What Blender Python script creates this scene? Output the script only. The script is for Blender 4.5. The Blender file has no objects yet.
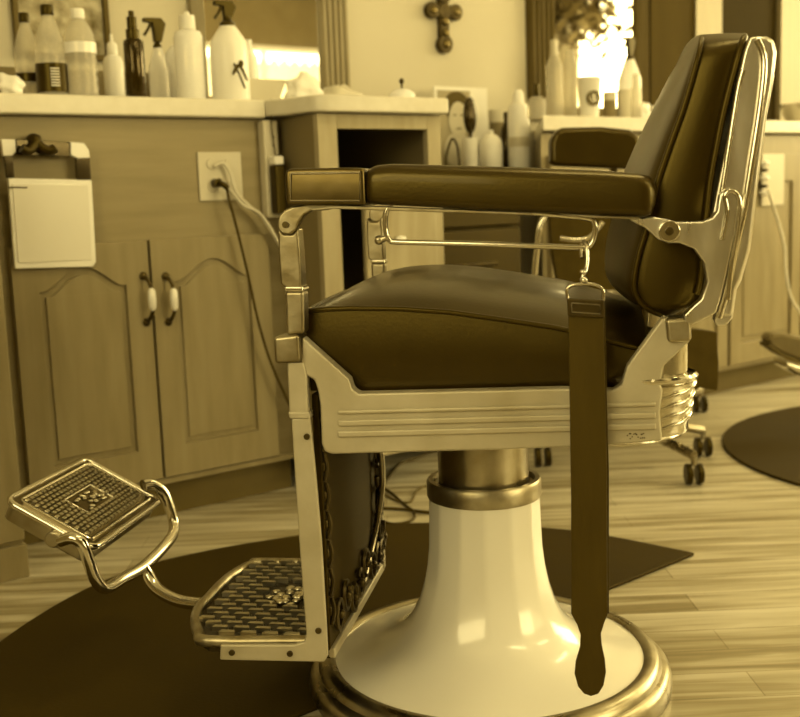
import bpy, bmesh, math, random
import numpy as np
from mathutils import Vector, Matrix
random.seed(7)
S = bpy.context.scene
COL = S.collection
PI = math.pi

# ------------------------------------------------------------------ camera
F = 1100.0; PITCH = math.radians(8.3); ROLL = math.radians(2.1); EYE = .75
fwd = np.array([0, math.cos(PITCH), -math.sin(PITCH)])
r0 = np.array([1., 0, 0]); u0 = np.cross(r0, fwd)
rt = math.cos(ROLL)*r0 - math.sin(ROLL)*u0
up = math.sin(ROLL)*r0 + math.cos(ROLL)*u0
CP = np.array([0, 0, EYE])
cam = bpy.data.cameras.new('camera'); co = bpy.data.objects.new('camera', cam); COL.objects.link(co)
cam.sensor_fit = 'HORIZONTAL'; cam.sensor_width = 36; cam.lens = F/800*36; cam.clip_start = .02
m = Matrix.Identity(4)
for i in range(3):
    m[i][0] = rt[i]; m[i][1] = up[i]; m[i][2] = -fwd[i]; m[i][3] = CP[i]
co.matrix_world = m
cam.dof.use_dof = True; cam.dof.focus_distance = 1.5; cam.dof.aperture_fstop = 5.6
S.camera = co

# ------------------------------------------------------------------ light
TINT = (1.0, .82, .375)
S.view_settings.view_transform = 'Standard'; S.view_settings.look = 'None'
S.view_settings.exposure = 0.48; S.view_settings.gamma = 1.0; S.view_settings.use_curve_mapping = False
wld = bpy.data.worlds.new('sky'); S.world = wld; wld.use_nodes = True
wb = wld.node_tree.nodes['Background']; wb.inputs[0].default_value = (*TINT, 1); wb.inputs[1].default_value = 1.6

# wall frame: s along the counter wall, n into it, z up
E_ = np.array([.797, .604, 0]); N_ = np.array([-.604, .797, 0]); WANG = math.atan2(.604, .797)
WT = np.array([-.616, 2.568, 0])
def W(s, n, z): return WT + E_*s + N_*n + np.array([0, 0, z])
S0, S1, NB = -2.6, 5.6, -5.2     # room extents in the wall frame (counter wall face at n=.5)
CEIL = 2.75
def area(name, loc, direction, sx, sy, power, spread=PI):
    l = bpy.data.lights.new(name, 'AREA'); l.shape = 'RECTANGLE'; l.size = sx; l.size_y = sy
    l.energy = power; l.color = TINT; l.spread = spread
    o = bpy.data.objects.new(name, l); COL.objects.link(o); o.location = loc
    o.rotation_euler = Vector(direction).to_track_quat('-Z', 'Y').to_euler(); return o
area('daylight_right_window', W(S1+.12, -1.6, 1.75), tuple(-E_), 3.0, 1.7, 175)
area('daylight_back_window', W(4.1, NB-.12, 1.55), tuple(N_), 1.7, 1.1, 34)
area('daylight_front_window', W(1.95, NB-.12, 1.6), tuple(N_), 2.1, 1.65, 62)
area('daylight_left_window', W(S0-.12, -2.4, 1.7), tuple(E_), 2.2, 1.4, 30)

# ------------------------------------------------------------------ rays
def ray(x, y): return fwd + (x-400)/F*rt - (y-358.5)/F*up
def floorp(x, y, z=0):
    d = ray(x, y); return CP + d*(z-EYE)/d[2]
def plane(x, y, p, n):
    d = ray(x, y); return CP + d*np.dot(np.array(p)-CP, n)/np.dot(d, n)
def depth(p): return float((np.array(p)-CP) @ fwd)
def wp(x, y, off):
    p = plane(x, y, WT+N_*off, N_)-WT; return (float(p@E_), float(p[2]))
# chair frame: x backwards, y away from the viewer, z up
YAW = math.radians(10.3)
Wd = np.array([math.sin(YAW), math.cos(YAW), 0]); Bd = np.array([Wd[1], -Wd[0], 0])
CO = np.array([.121, 1.636, 0])
def ch(x, y, yc):
    p = plane(x, y, CO+Wd*yc, Wd)-CO; return (float(p@Bd), float(p[2]))
def chf(x, y, z):
    p = floorp(x, y, z)-CO; return (float(p@Bd), float(p@Wd))

# ------------------------------------------------------------------ materials
def tone(v): return (v, v*v**.135, v*v**.56*min(1, .3+v*5), 1)
def newmat(name):
    M = bpy.data.materials.new(name); M.use_nodes = True
    return M, M.node_tree.nodes, M.node_tree.links, M.node_tree.nodes['Principled BSDF']
def mat(name, v, rough=.5, metal=0, var=.12, scale=8, bump=0, bscale=60, stretch=(1, 1, 1), coat=0, spec=.5, emit=0, rvar=0, v2=None):
    M, nd, lk, b = newmat(name)
    tc = nd.new('ShaderNodeTexCoord'); mp = nd.new('ShaderNodeMapping'); mp.inputs['Scale'].default_value = stretch
    lk.new(tc.outputs['Object'], mp.inputs[0])
    no = nd.new('ShaderNodeTexNoise'); no.inputs['Scale'].default_value = scale; no.inputs['Detail'].default_value = 5
    lk.new(mp.outputs[0], no.inputs['Vector'])
    cr = nd.new('ShaderNodeValToRGB'); cr.color_ramp.elements[0].position = .3; cr.color_ramp.elements[1].position = .7
    cr.color_ramp.elements[0].color = tone(v*(1-var)); cr.color_ramp.elements[1].color = tone(min(1, v*(1+var)) if v2 is None else v2)
    lk.new(no.outputs[0], cr.inputs[0]); lk.new(cr.outputs[0], b.inputs['Base Color'])
    b.inputs['Roughness'].default_value = rough; b.inputs['Metallic'].default_value = metal
    tn = tone(max(.02, min(1, v))); mx_ = tn[0]; b.inputs['Specular Tint'].default_value = (1, (tn[1]/mx_)**.5, (tn[2]/mx_)**.5, 1) if not metal else (1, 1, 1, 1)
    b.inputs['Specular IOR Level'].default_value = spec; b.inputs['Coat Weight'].default_value = coat
    b.inputs['Coat Roughness'].default_value = .08
    if rvar:
        mr = nd.new('ShaderNodeMapRange'); mr.inputs[3].default_value = max(0.02, rough-rvar); mr.inputs[4].default_value = rough+rvar
        lk.new(no.outputs[0], mr.inputs[0]); lk.new(mr.outputs[0], b.inputs['Roughness'])
    if bump:
        n2 = nd.new('ShaderNodeTexNoise'); n2.inputs['Scale'].default_value = bscale; n2.inputs['Detail'].default_value = 3
        lk.new(mp.outputs[0], n2.inputs['Vector'])
        bp = nd.new('ShaderNodeBump'); bp.inputs['Strength'].default_value = bump; bp.inputs['Distance'].default_value = .002
        lk.new(n2.outputs[0], bp.inputs['Height']); lk.new(bp.outputs[0], b.inputs['Normal'])
    if emit:
        b.inputs['Emission Color'].default_value = (*TINT, 1); b.inputs['Emission Strength'].default_value = emit
    return M
M_wall = mat('painted wall', .55, .8, var=.04, scale=2, bump=.1, bscale=120)
M_ceil = mat('ceiling paint', .7, .9, var=.03)
M_dwall = mat('tan painted wall', .22, .8, var=.06)
M_wood = mat('stained cabinet wood', .235, .42, var=.12, scale=5, stretch=(6, 6, .8), bump=.1, bscale=12, rvar=.08)
M_woodh = mat('stained cabinet wood horizontal', .235, .42, var=.12, scale=5, stretch=(.8, 6, 7), bump=.15, bscale=12, rvar=.08)
M_woodl = mat('greyed oak', .33, .55, var=.14, scale=6, stretch=(5, 5, .8), bump=.1)
M_side = mat('brown side panel', .19, .5, var=.1, scale=4)
M_lam = mat('pale laminate', .64, .35, var=.04, scale=30)
M_toe = mat('toe kick', .1, .6, var=.15, scale=5)
M_black = mat('black plastic', .012, .35, var=.2)
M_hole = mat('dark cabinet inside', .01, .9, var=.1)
M_desk = mat('dark desk wood', .035, .5, var=.2, scale=5, spec=.3)
M_mat = mat('rubber floor mat', .03, .75, spec=.25, var=.15, scale=4, bump=.15, bscale=200, rvar=.1)
M_lea = mat('dark vinyl leather', .015, .33, var=.1, spec=.6, coat=.12, scale=20, bump=.09, bscale=240, rvar=.06)
M_leab = mat('dark vinyl back leather', .022, .36, var=.1, scale=14, bump=.08, bscale=200)
M_pipe = mat('dark piping', .022, .35, var=.1)
M_alu = mat('worn cast aluminium', .36, .38, 1, var=.3, scale=22, bump=.2, bscale=70, rvar=.1)
M_alud = mat('worn painted casting', .49, .5, .55, var=.14, scale=12, bump=.15, bscale=90, rvar=.08)
M_chr = mat('chrome', .66, .13, 1, var=.05, scale=10, bump=.06, bscale=25, rvar=.05)
M_chrd = mat('tarnished chrome', .38, .3, 1, var=.35, scale=14, bump=.1, bscale=60, rvar=.12)
M_por = mat('porcelain enamel', .8, .2, var=.02, scale=3, coat=.6, spec=.5)
M_iron = mat('blackened iron', .06, .4, .7, var=.4, scale=40, bump=.5, bscale=50)
M_strap = mat('strop leather', .04, .5, var=.2, scale=12, stretch=(3, 3, .6), bump=.2, bscale=90)
M_strapl = mat('strop canvas', .03, .7, var=.1, scale=60)
M_white = mat('white plastic', .82, .35, var=.02)
M_paper = mat('white paper', .8, .8, var=.03)
M_pale = mat('pale plastic', .55, .4, var=.05)
M_cord = mat('pale cord', .6, .5, var=.05)
M_dcord = mat('dark cord', .03, .5, var=.05)
M_cloth = mat('dark cloth', .05, .9, var=.2, scale=20, bump=.5, bscale=30)
M_frame = mat('fluted dark frame wood', .11, .7, spec=.2, var=.2, scale=6, stretch=(5, 5, .6))
M_frame2 = mat('fluted oak frame wood', .3, .5, var=.2, scale=6, stretch=(5, 5, .6))
M_bwood = mat('brown shelf wood', .2, .6, var=.15, scale=6, stretch=(1, 5, 5))
M_ddoor = mat('dark brown door', .05, .8, spec=.15, var=.2, scale=3, stretch=(3, 3, .5))
M_skin = mat('printed skin', .5, .6, var=.1); M_hairp = mat('printed hair', .06, .7, var=.2)
M_shirt = mat('printed shirt', .35, .7, var=.1)
M_shoe = mat('worn brown shoe', .16, .6, var=.2, bump=.3, bscale=40)
M_leaf = mat('leaves', .12, .6, var=.4, scale=5)
M_ceram = mat('white ceramic', .8, .15, var=.02, coat=.5)
M_flor = mat('printed flowers', .12, .6, var=.3, scale=25, v2=.5)
M_nick = mat('worn nickel cap', .12, .3, 1, var=.3, scale=10, bump=.1, bscale=60, rvar=.1)
M_chrf = mat('brushed chrome', .72, .3, 1, var=.16, scale=9, bump=.12, bscale=22, stretch=(3, 3, .7), rvar=.1)
M_grate = mat('polished tread', .55, .3, 1, var=.1, scale=20)
M_gbase = mat('tread recess', .035, .6, .6, var=.3)

def glassmat(name, v, a):
    M = bpy.data.materials.new(name); M.use_nodes = True; nd = M.node_tree.nodes; lk = M.node_tree.links
    for x in list(nd): nd.remove(x)
    o = nd.new('ShaderNodeOutputMaterial'); mx = nd.new('ShaderNodeMixShader'); t = nd.new('ShaderNodeBsdfTransparent')
    p = nd.new('ShaderNodeBsdfPrincipled'); t.inputs[0].default_value = (.95, .93, .86, 1)
    p.inputs['Base Color'].default_value = tone(v); p.inputs['Roughness'].default_value = .12; p.inputs['Specular Tint'].default_value = (1, .8, .45, 1)
    nz = nd.new('ShaderNodeTexNoise'); nz.inputs['Scale'].default_value = 40
    mr = nd.new('ShaderNodeMapRange'); mr.inputs[3].default_value = a-.08; mr.inputs[4].default_value = a+.12
    lk.new(nz.outputs[0], mr.inputs[0]); lk.new(mr.outputs[0], mx.inputs[0])
    lk.new(t.outputs[0], mx.inputs[1]); lk.new(p.outputs[0], mx.inputs[2]); lk.new(mx.outputs[0], o.inputs[0]); return M
M_clear = glassmat('clear bottle plastic', .75, .35)
M_frost = glassmat('frosted bottle plastic', .92, .86)
M_liq = glassmat('dark bottle glass', .02, .9)
M_mirror = mat('mirror silver', .86, .02, 1, var=.01)
M_lace = glassmat('lace', .95, .6)

def floormat():
    M, nd, lk, b = newmat('wood plank floor')
    tc = nd.new('ShaderNodeTexCoord'); mp = nd.new('ShaderNodeMapping'); mp.inputs['Rotation'].default_value = (0, 0, math.radians(-1))
    lk.new(tc.outputs['Object'], mp.inputs[0])
    br = nd.new('ShaderNodeTexBrick'); br.inputs['Scale'].default_value = 1
    br.inputs['Brick Width'].default_value = 1.1; br.inputs['Row Height'].default_value = .085; br.inputs['Mortar Size'].default_value = .0012
    br.inputs['Color1'].default_value = (.25,.25,.25,1); br.inputs['Color2'].default_value = (.75,.75,.75,1); br.inputs['Mortar'].default_value = (0,0,0,1)
    lk.new(mp.outputs[0], br.inputs['Vector'])
    m2 = nd.new('ShaderNodeMapping'); m2.inputs['Scale'].default_value = (1.2, 16, 1); lk.new(mp.outputs[0], m2.inputs[0])
    n1 = nd.new('ShaderNodeTexNoise'); n1.inputs['Scale'].default_value = 2.2; n1.inputs['Detail'].default_value = 7; n1.inputs['Distortion'].default_value = .6
    lk.new(m2.outputs[0], n1.inputs['Vector'])
    mx = nd.new('ShaderNodeMix'); mx.data_type = 'FLOAT'; mx.inputs[0].default_value = .3
    lk.new(n1.outputs[0], mx.inputs[2]); lk.new(br.outputs['Color'], mx.inputs[3])
    cr = nd.new('ShaderNodeValToRGB'); e = cr.color_ramp.elements
    e[0].position = .2; e[0].color = tone(.1); e[1].position = .78; e[1].color = tone(.66)
    k = e.new(.42); k.color = tone(.28); k = e.new(.55); k.color = tone(.46)
    lk.new(mx.outputs[0], cr.inputs[0]); lk.new(cr.outputs[0], b.inputs['Base Color'])
    b.inputs['Roughness'].default_value = .34
    bp = nd.new('ShaderNodeBump'); bp.inputs['Strength'].default_value = .12; bp.inputs['Distance'].default_value = .002
    lk.new(n1.outputs[0], bp.inputs['Height']); lk.new(bp.outputs[0], b.inputs['Normal'])
    return M
M_floor = floormat()

# ------------------------------------------------------------------ mesh helpers
def obj(name, bm, M, parent=None, smooth=False, bevel=0, seg=2, angle=35):
    me = bpy.data.meshes.new(name)
    bmesh.ops.recalc_face_normals(bm, faces=bm.faces)
    bm.to_mesh(me); bm.free()
    for x in (M if isinstance(M, (list, tuple)) else [M]): me.materials.append(x)
    o = bpy.data.objects.new(name, me); COL.objects.link(o)
    if parent: o.parent = parent
    if smooth or bevel:
        for p in me.polygons: p.use_smooth = True
    if bevel:
        b = o.modifiers.new('bevel', 'BEVEL'); b.width = bevel; b.segments = seg; b.limit_method = 'ANGLE'; b.angle_limit = math.radians(angle); b.harden_normals = True
    elif smooth:
        try: me.set_sharp_from_angle(angle=math.radians(angle+15))
        except Exception: pass
    return o
def tag(o, label, cat, group=None):
    o['label'] = label; o['category'] = cat
    if group: o['group'] = group
    return o
def thing(name, label, cat, loc=(0, 0, 0), rz=0, group=None):
    o = bpy.data.objects.new(name, None); COL.objects.link(o); o.empty_display_size = .05
    o.location = tuple(float(v) for v in loc); o.rotation_euler = (0, 0, rz); return tag(o, label, cat, group)
def wthing(name, label, cat, s, n, z, group=None): return thing(name, label, cat, W(s, n, z), WANG, group)
def struct(o): o['kind'] = 'structure'; return o
def box(bm, x0, x1, y0, y1, z0, z1, mi=0):
    v = [bm.verts.new(p) for p in [(x0,y0,z0),(x1,y0,z0),(x1,y1,z0),(x0,y1,z0),(x0,y0,z1),(x1,y0,z1),(x1,y1,z1),(x0,y1,z1)]]
    for f in [(0,3,2,1),(4,5,6,7),(0,1,5,4),(1,2,6,5),(2,3,7,6),(3,0,4,7)]:
        g = bm.faces.new([v[i] for i in f]); g.material_index = mi
def prism(bm, pts, vec, mi=0):
    vec = Vector(vec); a = [bm.verts.new(p) for p in pts]; b = [bm.verts.new(Vector(p)+vec) for p in pts]
    n = len(pts)
    if n > 4:
        from mathutils.geometry import tessellate_polygon
        fs = []
        for t3 in tessellate_polygon([[Vector(p) for p in pts]]):
            if len(set(t3)) < 3: continue
            try: fs.append(bm.faces.new([a[i] for i in t3])); fs.append(bm.faces.new([b[i] for i in reversed(t3)]))
            except ValueError: pass
    else: fs = [bm.faces.new(a), bm.faces.new(list(reversed(b)))]
    for i in range(n): fs.append(bm.faces.new([a[i], b[i], b[(i+1) % n], a[(i+1) % n]]))
    for f in fs: f.material_index = mi
    for f in fs: f.normal_update()
    if n > 4: bmesh.ops.dissolve_limit(bm, angle_limit=.002, verts=[], edges=[e for e in {e for f in fs for e in f.edges} if len(e.link_faces) == 2 and e.calc_face_angle(1) < .001])
def boxo(name, x0, x1, y0, y1, z0, z1, M, parent=None, bevel=.002, **k):
    bm = bmesh.new(); box(bm, x0, x1, y0, y1, z0, z1); return obj(name, bm, M, parent, bevel=bevel, **k)
def lathe(bm, prof, n=32, c=(0, 0, 0), rad=None, mi=0):
    rings = []
    for r, z in prof:
        if r < 1e-5: rings.append([bm.verts.new((c[0], c[1], c[2]+z))]); continue
        rings.append([bm.verts.new((c[0]+(rad(r, z, 2*PI*i/n) if rad else r)*math.cos(2*PI*i/n), c[1]+(rad(r, z, 2*PI*i/n) if rad else r)*math.sin(2*PI*i/n), c[2]+z)) for i in range(n)])
    for A, B in zip(rings, rings[1:]):
        for i in range(n):
            j = (i+1) % n
            if len(A) == 1 and len(B) == 1: continue
            if len(A) == 1: f = bm.faces.new([A[0], B[i], B[j]])
            elif len(B) == 1: f = bm.faces.new([A[i], A[j], B[0]])
            else: f = bm.faces.new([A[i], A[j], B[j], B[i]])
            f.material_index = mi
    for R_ in (rings[0], rings[-1]):
        if len(R_) > 1:
            try: f = bm.faces.new(R_); f.material_index = mi
            except ValueError: pass
def smooth_path(pts, sub=6):
    P = [Vector(p) for p in pts]; out = []
    for i in range(len(P)-1):
        p0 = P[max(i-1, 0)]; p1 = P[i]; p2 = P[i+1]; p3 = P[min(i+2, len(P)-1)]
        for k in range(sub):
            t = k/sub
            out.append(.5*((2*p1)+(-p0+p2)*t+(2*p0-5*p1+4*p2-p3)*t*t+(-p0+3*p1-3*p2+p3)*t**3))
    out.append(P[-1]); return out
def tube(bm, pts, r, n=10, sub=5, rz=None, closed=False, mi=0):
    P = smooth_path(pts, sub) if sub > 1 else [Vector(p) for p in pts]
    prev = None; rings = []
    for i, p in enumerate(P):
        t = (P[min(i+1, len(P)-1)]-P[max(i-1, 0)])
        if closed: t = P[(i+1) % len(P)]-P[i-1]
        if t.length < 1e-9: t = Vector((0, 0, 1))
        t.normalize()
        if prev is None:
            a = Vector((0, 0, 1)) if abs(t.z) < .9 else Vector((1, 0, 0)); a = (a-t*a.dot(t)).normalized()
        else: a = (prev-t*prev.dot(t)).normalized()
        prev = a; b = t.cross(a)
        rr = r(i/(len(P)-1)) if callable(r) else r
        rings.append([bm.verts.new(p+a*rr*math.cos(2*PI*k/n)+b*(rz or rr)*math.sin(2*PI*k/n)) for k in range(n)])
    pairs = list(zip(rings, rings[1:]))
    if closed: pairs.append((rings[-1], rings[0]))
    for A, B in pairs:
        for k in range(n):
            f = bm.faces.new([A[k], A[(k+1) % n], B[(k+1) % n], B[k]]); f.material_index = mi
    if not closed:
        for R_ in (rings[0], rings[-1]):
            f = bm.faces.new(R_); f.material_index = mi
def tubeo(name, pts, r, M, parent=None, **k):
    bm = bmesh.new(); tube(bm, pts, r, **k); return obj(name, bm, M, parent, smooth=True)
def ball(bm, c, r, sx=1, sy=1, sz=1, seg=12, mi=0):
    k = bmesh.ops.create_uvsphere(bm, u_segments=seg, v_segments=max(6, seg//2+2), radius=r)
    for v in k['verts']: v.co = Vector((c[0]+v.co.x*sx, c[1]+v.co.y*sy, c[2]+v.co.z*sz))
    for f in {f for v in k['verts'] for f in v.link_faces}: f.material_index = mi
def cyl_y(bm, x, z, r, y0, y1, n=20):   # disc with axis along y
    prism(bm, [(x+r*math.cos(2*PI*i/n), y0, z+r*math.sin(2*PI*i/n)) for i in range(n)], (0, y1-y0, 0))
def px(pts, yc): return [(ch(x, y, yc)[0], yc, ch(x, y, yc)[1]) for x, y in pts]
def loft_bar(name, topl, botl, y0, y1, rad, trace, M, parent, nst=48):
    T = [ch(x, y, trace) for x, y in topl]; B = [ch(x, y, trace) for x, y in botl]
    xa = max(T[0][0], B[0][0]); xb = min(T[-1][0], B[-1][0]); bm = bmesh.new(); R_ = []
    for i in range(nst+1):
        u = i/nst; u = .5-.5*math.cos(PI*u); x = xa+(xb-xa)*u
        zt = float(np.interp(x, [p[0] for p in T], [p[1] for p in T])); zb = float(np.interp(x, [p[0] for p in B], [p[1] for p in B]))
        d = min(x-xa, xb-x); e = max(0, 1-d/rad); ins = rad*.75*(1-math.sqrt(max(0, 1-e*e)))
        za, zc, ya, yb = zb+ins*.3, zt-ins*.3, y0+ins, y1-ins; q = min(rad, (zc-za)*.45, (yb-ya)*.45); row = []
        for cy_, cz_, a0 in ((yb-q, zc-q, 0), (ya+q, zc-q, PI/2), (ya+q*.6, za+q*.6, PI), (yb-q*.6, za+q*.6, 1.5*PI)):
            qq = q if cz_ > (za+zc)/2 else q*.6
            for k in range(7): a = a0+PI/2*k/6; row.append(bm.verts.new((x, cy_+qq*math.cos(a), cz_+qq*math.sin(a))))
        R_.append(row)
    for a, b in zip(R_, R_[1:]):
        for k in range(len(a)): bm.faces.new([a[k], a[(k+1) % len(a)], b[(k+1) % len(b)], b[k]])
    bm.faces.new(R_[0]); bm.faces.new(R_[-1]); return obj(name, bm, M, parent, smooth=True, angle=50)
def slab(name, pts, y0, y1, M, parent, bevel=.003, trace=None, **k):
    """outline traced on the chair plane y=trace (default y0), given real thickness y0..y1"""
    bm = bmesh.new(); P = px(pts, trace if trace is not None else y0)
    prism(bm, [(p[0], y0, p[2]) for p in P], (0, y1-y0, 0)); return obj(name, bm, M, parent, bevel=bevel, **k)

# ================================================================== THE ROOM
RW = thing('tmp', '', ''); bpy.data.objects.remove(RW)
def wobj(o): o.location = tuple(WT); o.rotation_euler = (0, 0, WANG); return o
def wbox(name, s0, s1, n0, n1, z0, z1, M, bevel=0):
    return struct(wobj(boxo(name, s0, s1, n0, n1, z0, z1, M, bevel=bevel)))
def wall_open(name, axis, pos, thick, a0, a1, holes, M):
    """wall with rectangular openings; axis 's' = constant s, 'n' = constant n; holes (h0,h1,z0,z1) sorted"""
    bm = bmesh.new()
    def seg(p, q, z0, z1):
        if axis == 's': box(bm, min(pos, pos+thick), max(pos, pos+thick), p, q, z0, z1)
        else: box(bm, p, q, min(pos, pos+thick), max(pos, pos+thick), z0, z1)
    c = a0
    for h0, h1, z0, z1 in holes:
        seg(c, h0, 0, CEIL); seg(h0, h1, 0, z0); seg(h0, h1, z1, CEIL); c = h1
    seg(c, a1, 0, CEIL)
    return struct(wobj(obj(name, bm, M)))
fl = boxo('floor', -6, 8, -6, 9, -.05, 0, M_floor, bevel=0); struct(fl)
wbox('ceiling', S0-.1, S1+.1, NB-.1, .6, CEIL, CEIL+.1, M_ceil)
wbox('wall_back', S0-.1, S1+.1, .5, .6, 0, CEIL, M_wall)
wall_open('wall_right', 's', S1, .1, NB-.1, .5, [(-3.0, -.2, .95, 2.55)], M_wall)
wall_open('wall_front', 'n', NB, -.1, S0, S1, [(.9, 3.0, .8, 2.45), (3.3, 4.9, 1.0, 2.12)], M_dwall)
wall_open('wall_left', 's', S0, -.1, NB-.1, .5, [(-3.4, -1.4, 1.0, 2.4)], M_dwall)
def win(name, axis, pos, h0, h1, z0, z1, nv=2):
    bm = bmesh.new()
    def b(p, q, za, zb, d=.03):
        if axis == 's': box(bm, pos-d, pos+d, p, q, za, zb)
        else: box(bm, p, q, pos-d, pos+d, za, zb)
    b(h0, h1, z0, z0+.05); b(h0, h1, z1-.05, z1); b(h0, h0+.05, z0+.05, z1-.05); b(h1-.05, h1, z0+.05, z1-.05)
    for k in range(1, nv): c = h0+(h1-h0)*k/nv; b(c-.02, c+.02, z0+.05, z1-.05, .02)
    return struct(wobj(obj(name, bm, M_white)))
win('window_1', 's', S1+.05, -3.0, -.2, .95, 2.55, 2)
win('window_2', 'n', NB-.05, .9, 3.0, .8, 2.45)
wbox('trim_1', 3.02, 3.28, NB, NB+.05, 0, CEIL, M_white)
win('window_3', 'n', NB-.05, 3.3, 4.9, 1.0, 2.12)
win('window_4', 's', S0-.05, -3.4, -1.4, 1.0, 2.4)

# ------------------------------------------------------------------ mirrors, frames and door on the counter wall
WN = .5
def ws(x, y, n=WN): return wp(x, y, n)
def mirror(label, xl, xr, flw, frw, z0, z1, Mf):
    s0 = ws(xl, 50)[0]; s1 = ws(xr, 50)[0]
    t = wthing('wall_mirror', label, 'mirror', s0, WN, z0)
    w = s1-s0; h = z1-z0
    boxo('glass', flw, w-frw, -.012, -.002, .05, h-.05, M_mirror, t, bevel=0)
    def flute(a, b):
        bm = bmesh.new(); k = 5; q = (b-a)/k
        box(bm, a, b, -.02, 0, 0, h)
        for i in range(k):
            c = a+q*(i+.5); m_ = 8
            P = [(c+q*.42*math.cos(PI+PI*j/m_), -.02+.6*q*math.sin(PI+PI*j/m_), 0) for j in range(m_+1)]
            prism(bm, P, (0, 0, h))
        return obj('fluted_side', bm, Mf, t, smooth=True)
    flute(0, flw); flute(w-frw, w)
    boxo('bottom_rail', flw, w-frw, -.025, 0, 0, .05, Mf, t, bevel=.004)
    boxo('top_rail', flw, w-frw, -.025, 0, h-.05, h, Mf, t, bevel=.004)
    return t
a0 = ws(203, 40)[0]-ws(190, 40)[0]; a1 = ws(345, 40)[0]-ws(318, 40)[0]
mirror('wall mirror in a fluted oak frame above the left counter', 190, 345, a0, a1, 1.01, 2.0, M_frame2)
b0 = ws(550, 40)[0]-ws(526, 40)[0]; b1 = ws(644, 40)[0]-ws(632, 40)[0]
mirror('bright wall mirror in a dark fluted frame right of the cross', 526, 644, b0, b1, 1.01, 2.0, M_frame)
# dark door, its pale casing
dd = thing('door_1', '', '', W(0, 0, 0), WANG); del dd['label']; del dd['category']; struct(dd)
sA, sB, sC, sD = ws(645, 50)[0], ws(688, 50)[0], ws(714, 50)[0], ws(773, 50)[0]
boxo('door_slab', sA, sB, WN-.03, WN, 1.01, 2.1, M_ddoor, dd)
boxo('door_casing', sB, sC, WN-.04, WN, 1.01, 2.1, M_wood, dd)
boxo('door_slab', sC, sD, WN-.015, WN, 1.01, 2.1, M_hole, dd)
boxo('door_casing', sD, sD+.2, WN-.04, WN, 1.01, 2.1, M_wood, dd)

# flower picture on the wall
p0 = ws(15, 62); p1 = ws(110, 62)
t = wthing('framed_picture', 'dark framed flower picture on the wall behind the soda bottles', 'picture', p0[0], WN, p1[1])
w = p1[0]-p0[0]
boxo('print', .012, w-.012, -.008, -.002, .012, .4, M_flor, t, bevel=0)
bm = bmesh.new()
for q in ((0, w, 0, .015), (0, w, .4, .415), (0, .015, .015, .4), (w-.015, w, .015, .4)): box(bm, q[0], q[1], -.02, 0, q[2], q[3])
obj('picture_frame', bm, M_frame, t, bevel=.003)

# cross
c = ws(441, 12)
t = wthing('wall_cross', 'ornate dark cross with rounded arm ends hanging on the wall', 'cross', c[0], WN, c[1])
k_ = depth(W(c[0], WN, c[1]))/F
bm = bmesh.new()
box(bm, -6*k_, 6*k_, -.02, 0, -34*k_, 14*k_); box(bm, -18*k_, 18*k_, -.02, 0, -6*k_, 6*k_)
for cx, cz, r in ((-15, 0, 8), (15, 0, 8), (0, -32, 9), (0, 15, 8), (0, 0, 8)): cyl_y(bm, cx*k_, cz*k_, r*k_, -.024, 0)
obj('cross_body', bm, M_iron, t, bevel=.004)
bm = bmesh.new()
bm.free()
for cx, cz in ((-15, 0), (15, 0), (0, -32), (0, -21), (0, 15), (0, -10)):
    bm = bmesh.new(); ball(bm, (cx*k_, -.025, cz*k_), 4.2*k_, 1, .35, 1); obj('stud', bm, M_nick, t, smooth=True)

# ------------------------------------------------------------------ cabinets and counters
def arched_door(parent, s0, s1, z0, z1, arch=True, M=M_wood, st=.058, n0=-.02):
    d = thing('door', '', '', (s0, n0, z0)); d.parent = parent; del d['label']; del d['category']
    bm = bmesh.new(); w = s1-s0; h = z1-z0
    il, ir, ib, itp = st, w-st, .075, h-.1
    top = []
    n = 24
    for i in range(n+1):
        t_ = i/n; x = ir+(il-ir)*t_; rise = (.5-.5*math.cos(2*PI*min(1, max(0, (t_-.06)/.88))))**.65*.048 if arch else 0
        top.append((x, itp+rise))
    inner = [(il, ib), (ir, ib)]+top
    def outer(x, z, i):
        if i == 0: return (0, 0)
        if i == 1: return (w, 0)
        if i == 2: return (w, h)
        if i == len(inner)-1: return (0, h)
        return (x, h)
    outp = [outer(x, z, i) for i, (x, z) in enumerate(inner)]
    def ringp(I, O, y0, y1, yi=None):
        a = [bm.verts.new((x, y0 if yi is None else yi, z)) for x, z in I]; b = [bm.verts.new((x, y0, z)) for x, z in O]
        a2 = [bm.verts.new((x, y1, z)) for x, z in I]; b2 = [bm.verts.new((x, y1, z)) for x, z in O]
        m_ = len(I)
        for i in range(m_):
            j = (i+1) % m_
            for q in ([a[i], a[j], b[j], b[i]], [b[i], b[j], b2[j], b2[i]], [a[i], a[j], a2[j], a2[i]]):
                bm.faces.new(q)
    ringp(inner, outp, 0, .02)
    prism(bm, [(x, .009, z) for x, z in inner], (0, .011, 0))
    o = obj('door_frame', bm, M, d, bevel=.0025)
    bm = bmesh.new(); cx = (il+ir)/2; cz = (ib+itp)/2
    prism(bm, [(cx+(x-cx)*.86, .004, cz+(z-cz)*.93) for x, z in inner], (0, .008, 0))
    obj('raised_panel', bm, M, d, bevel=.004)
    return d
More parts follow.
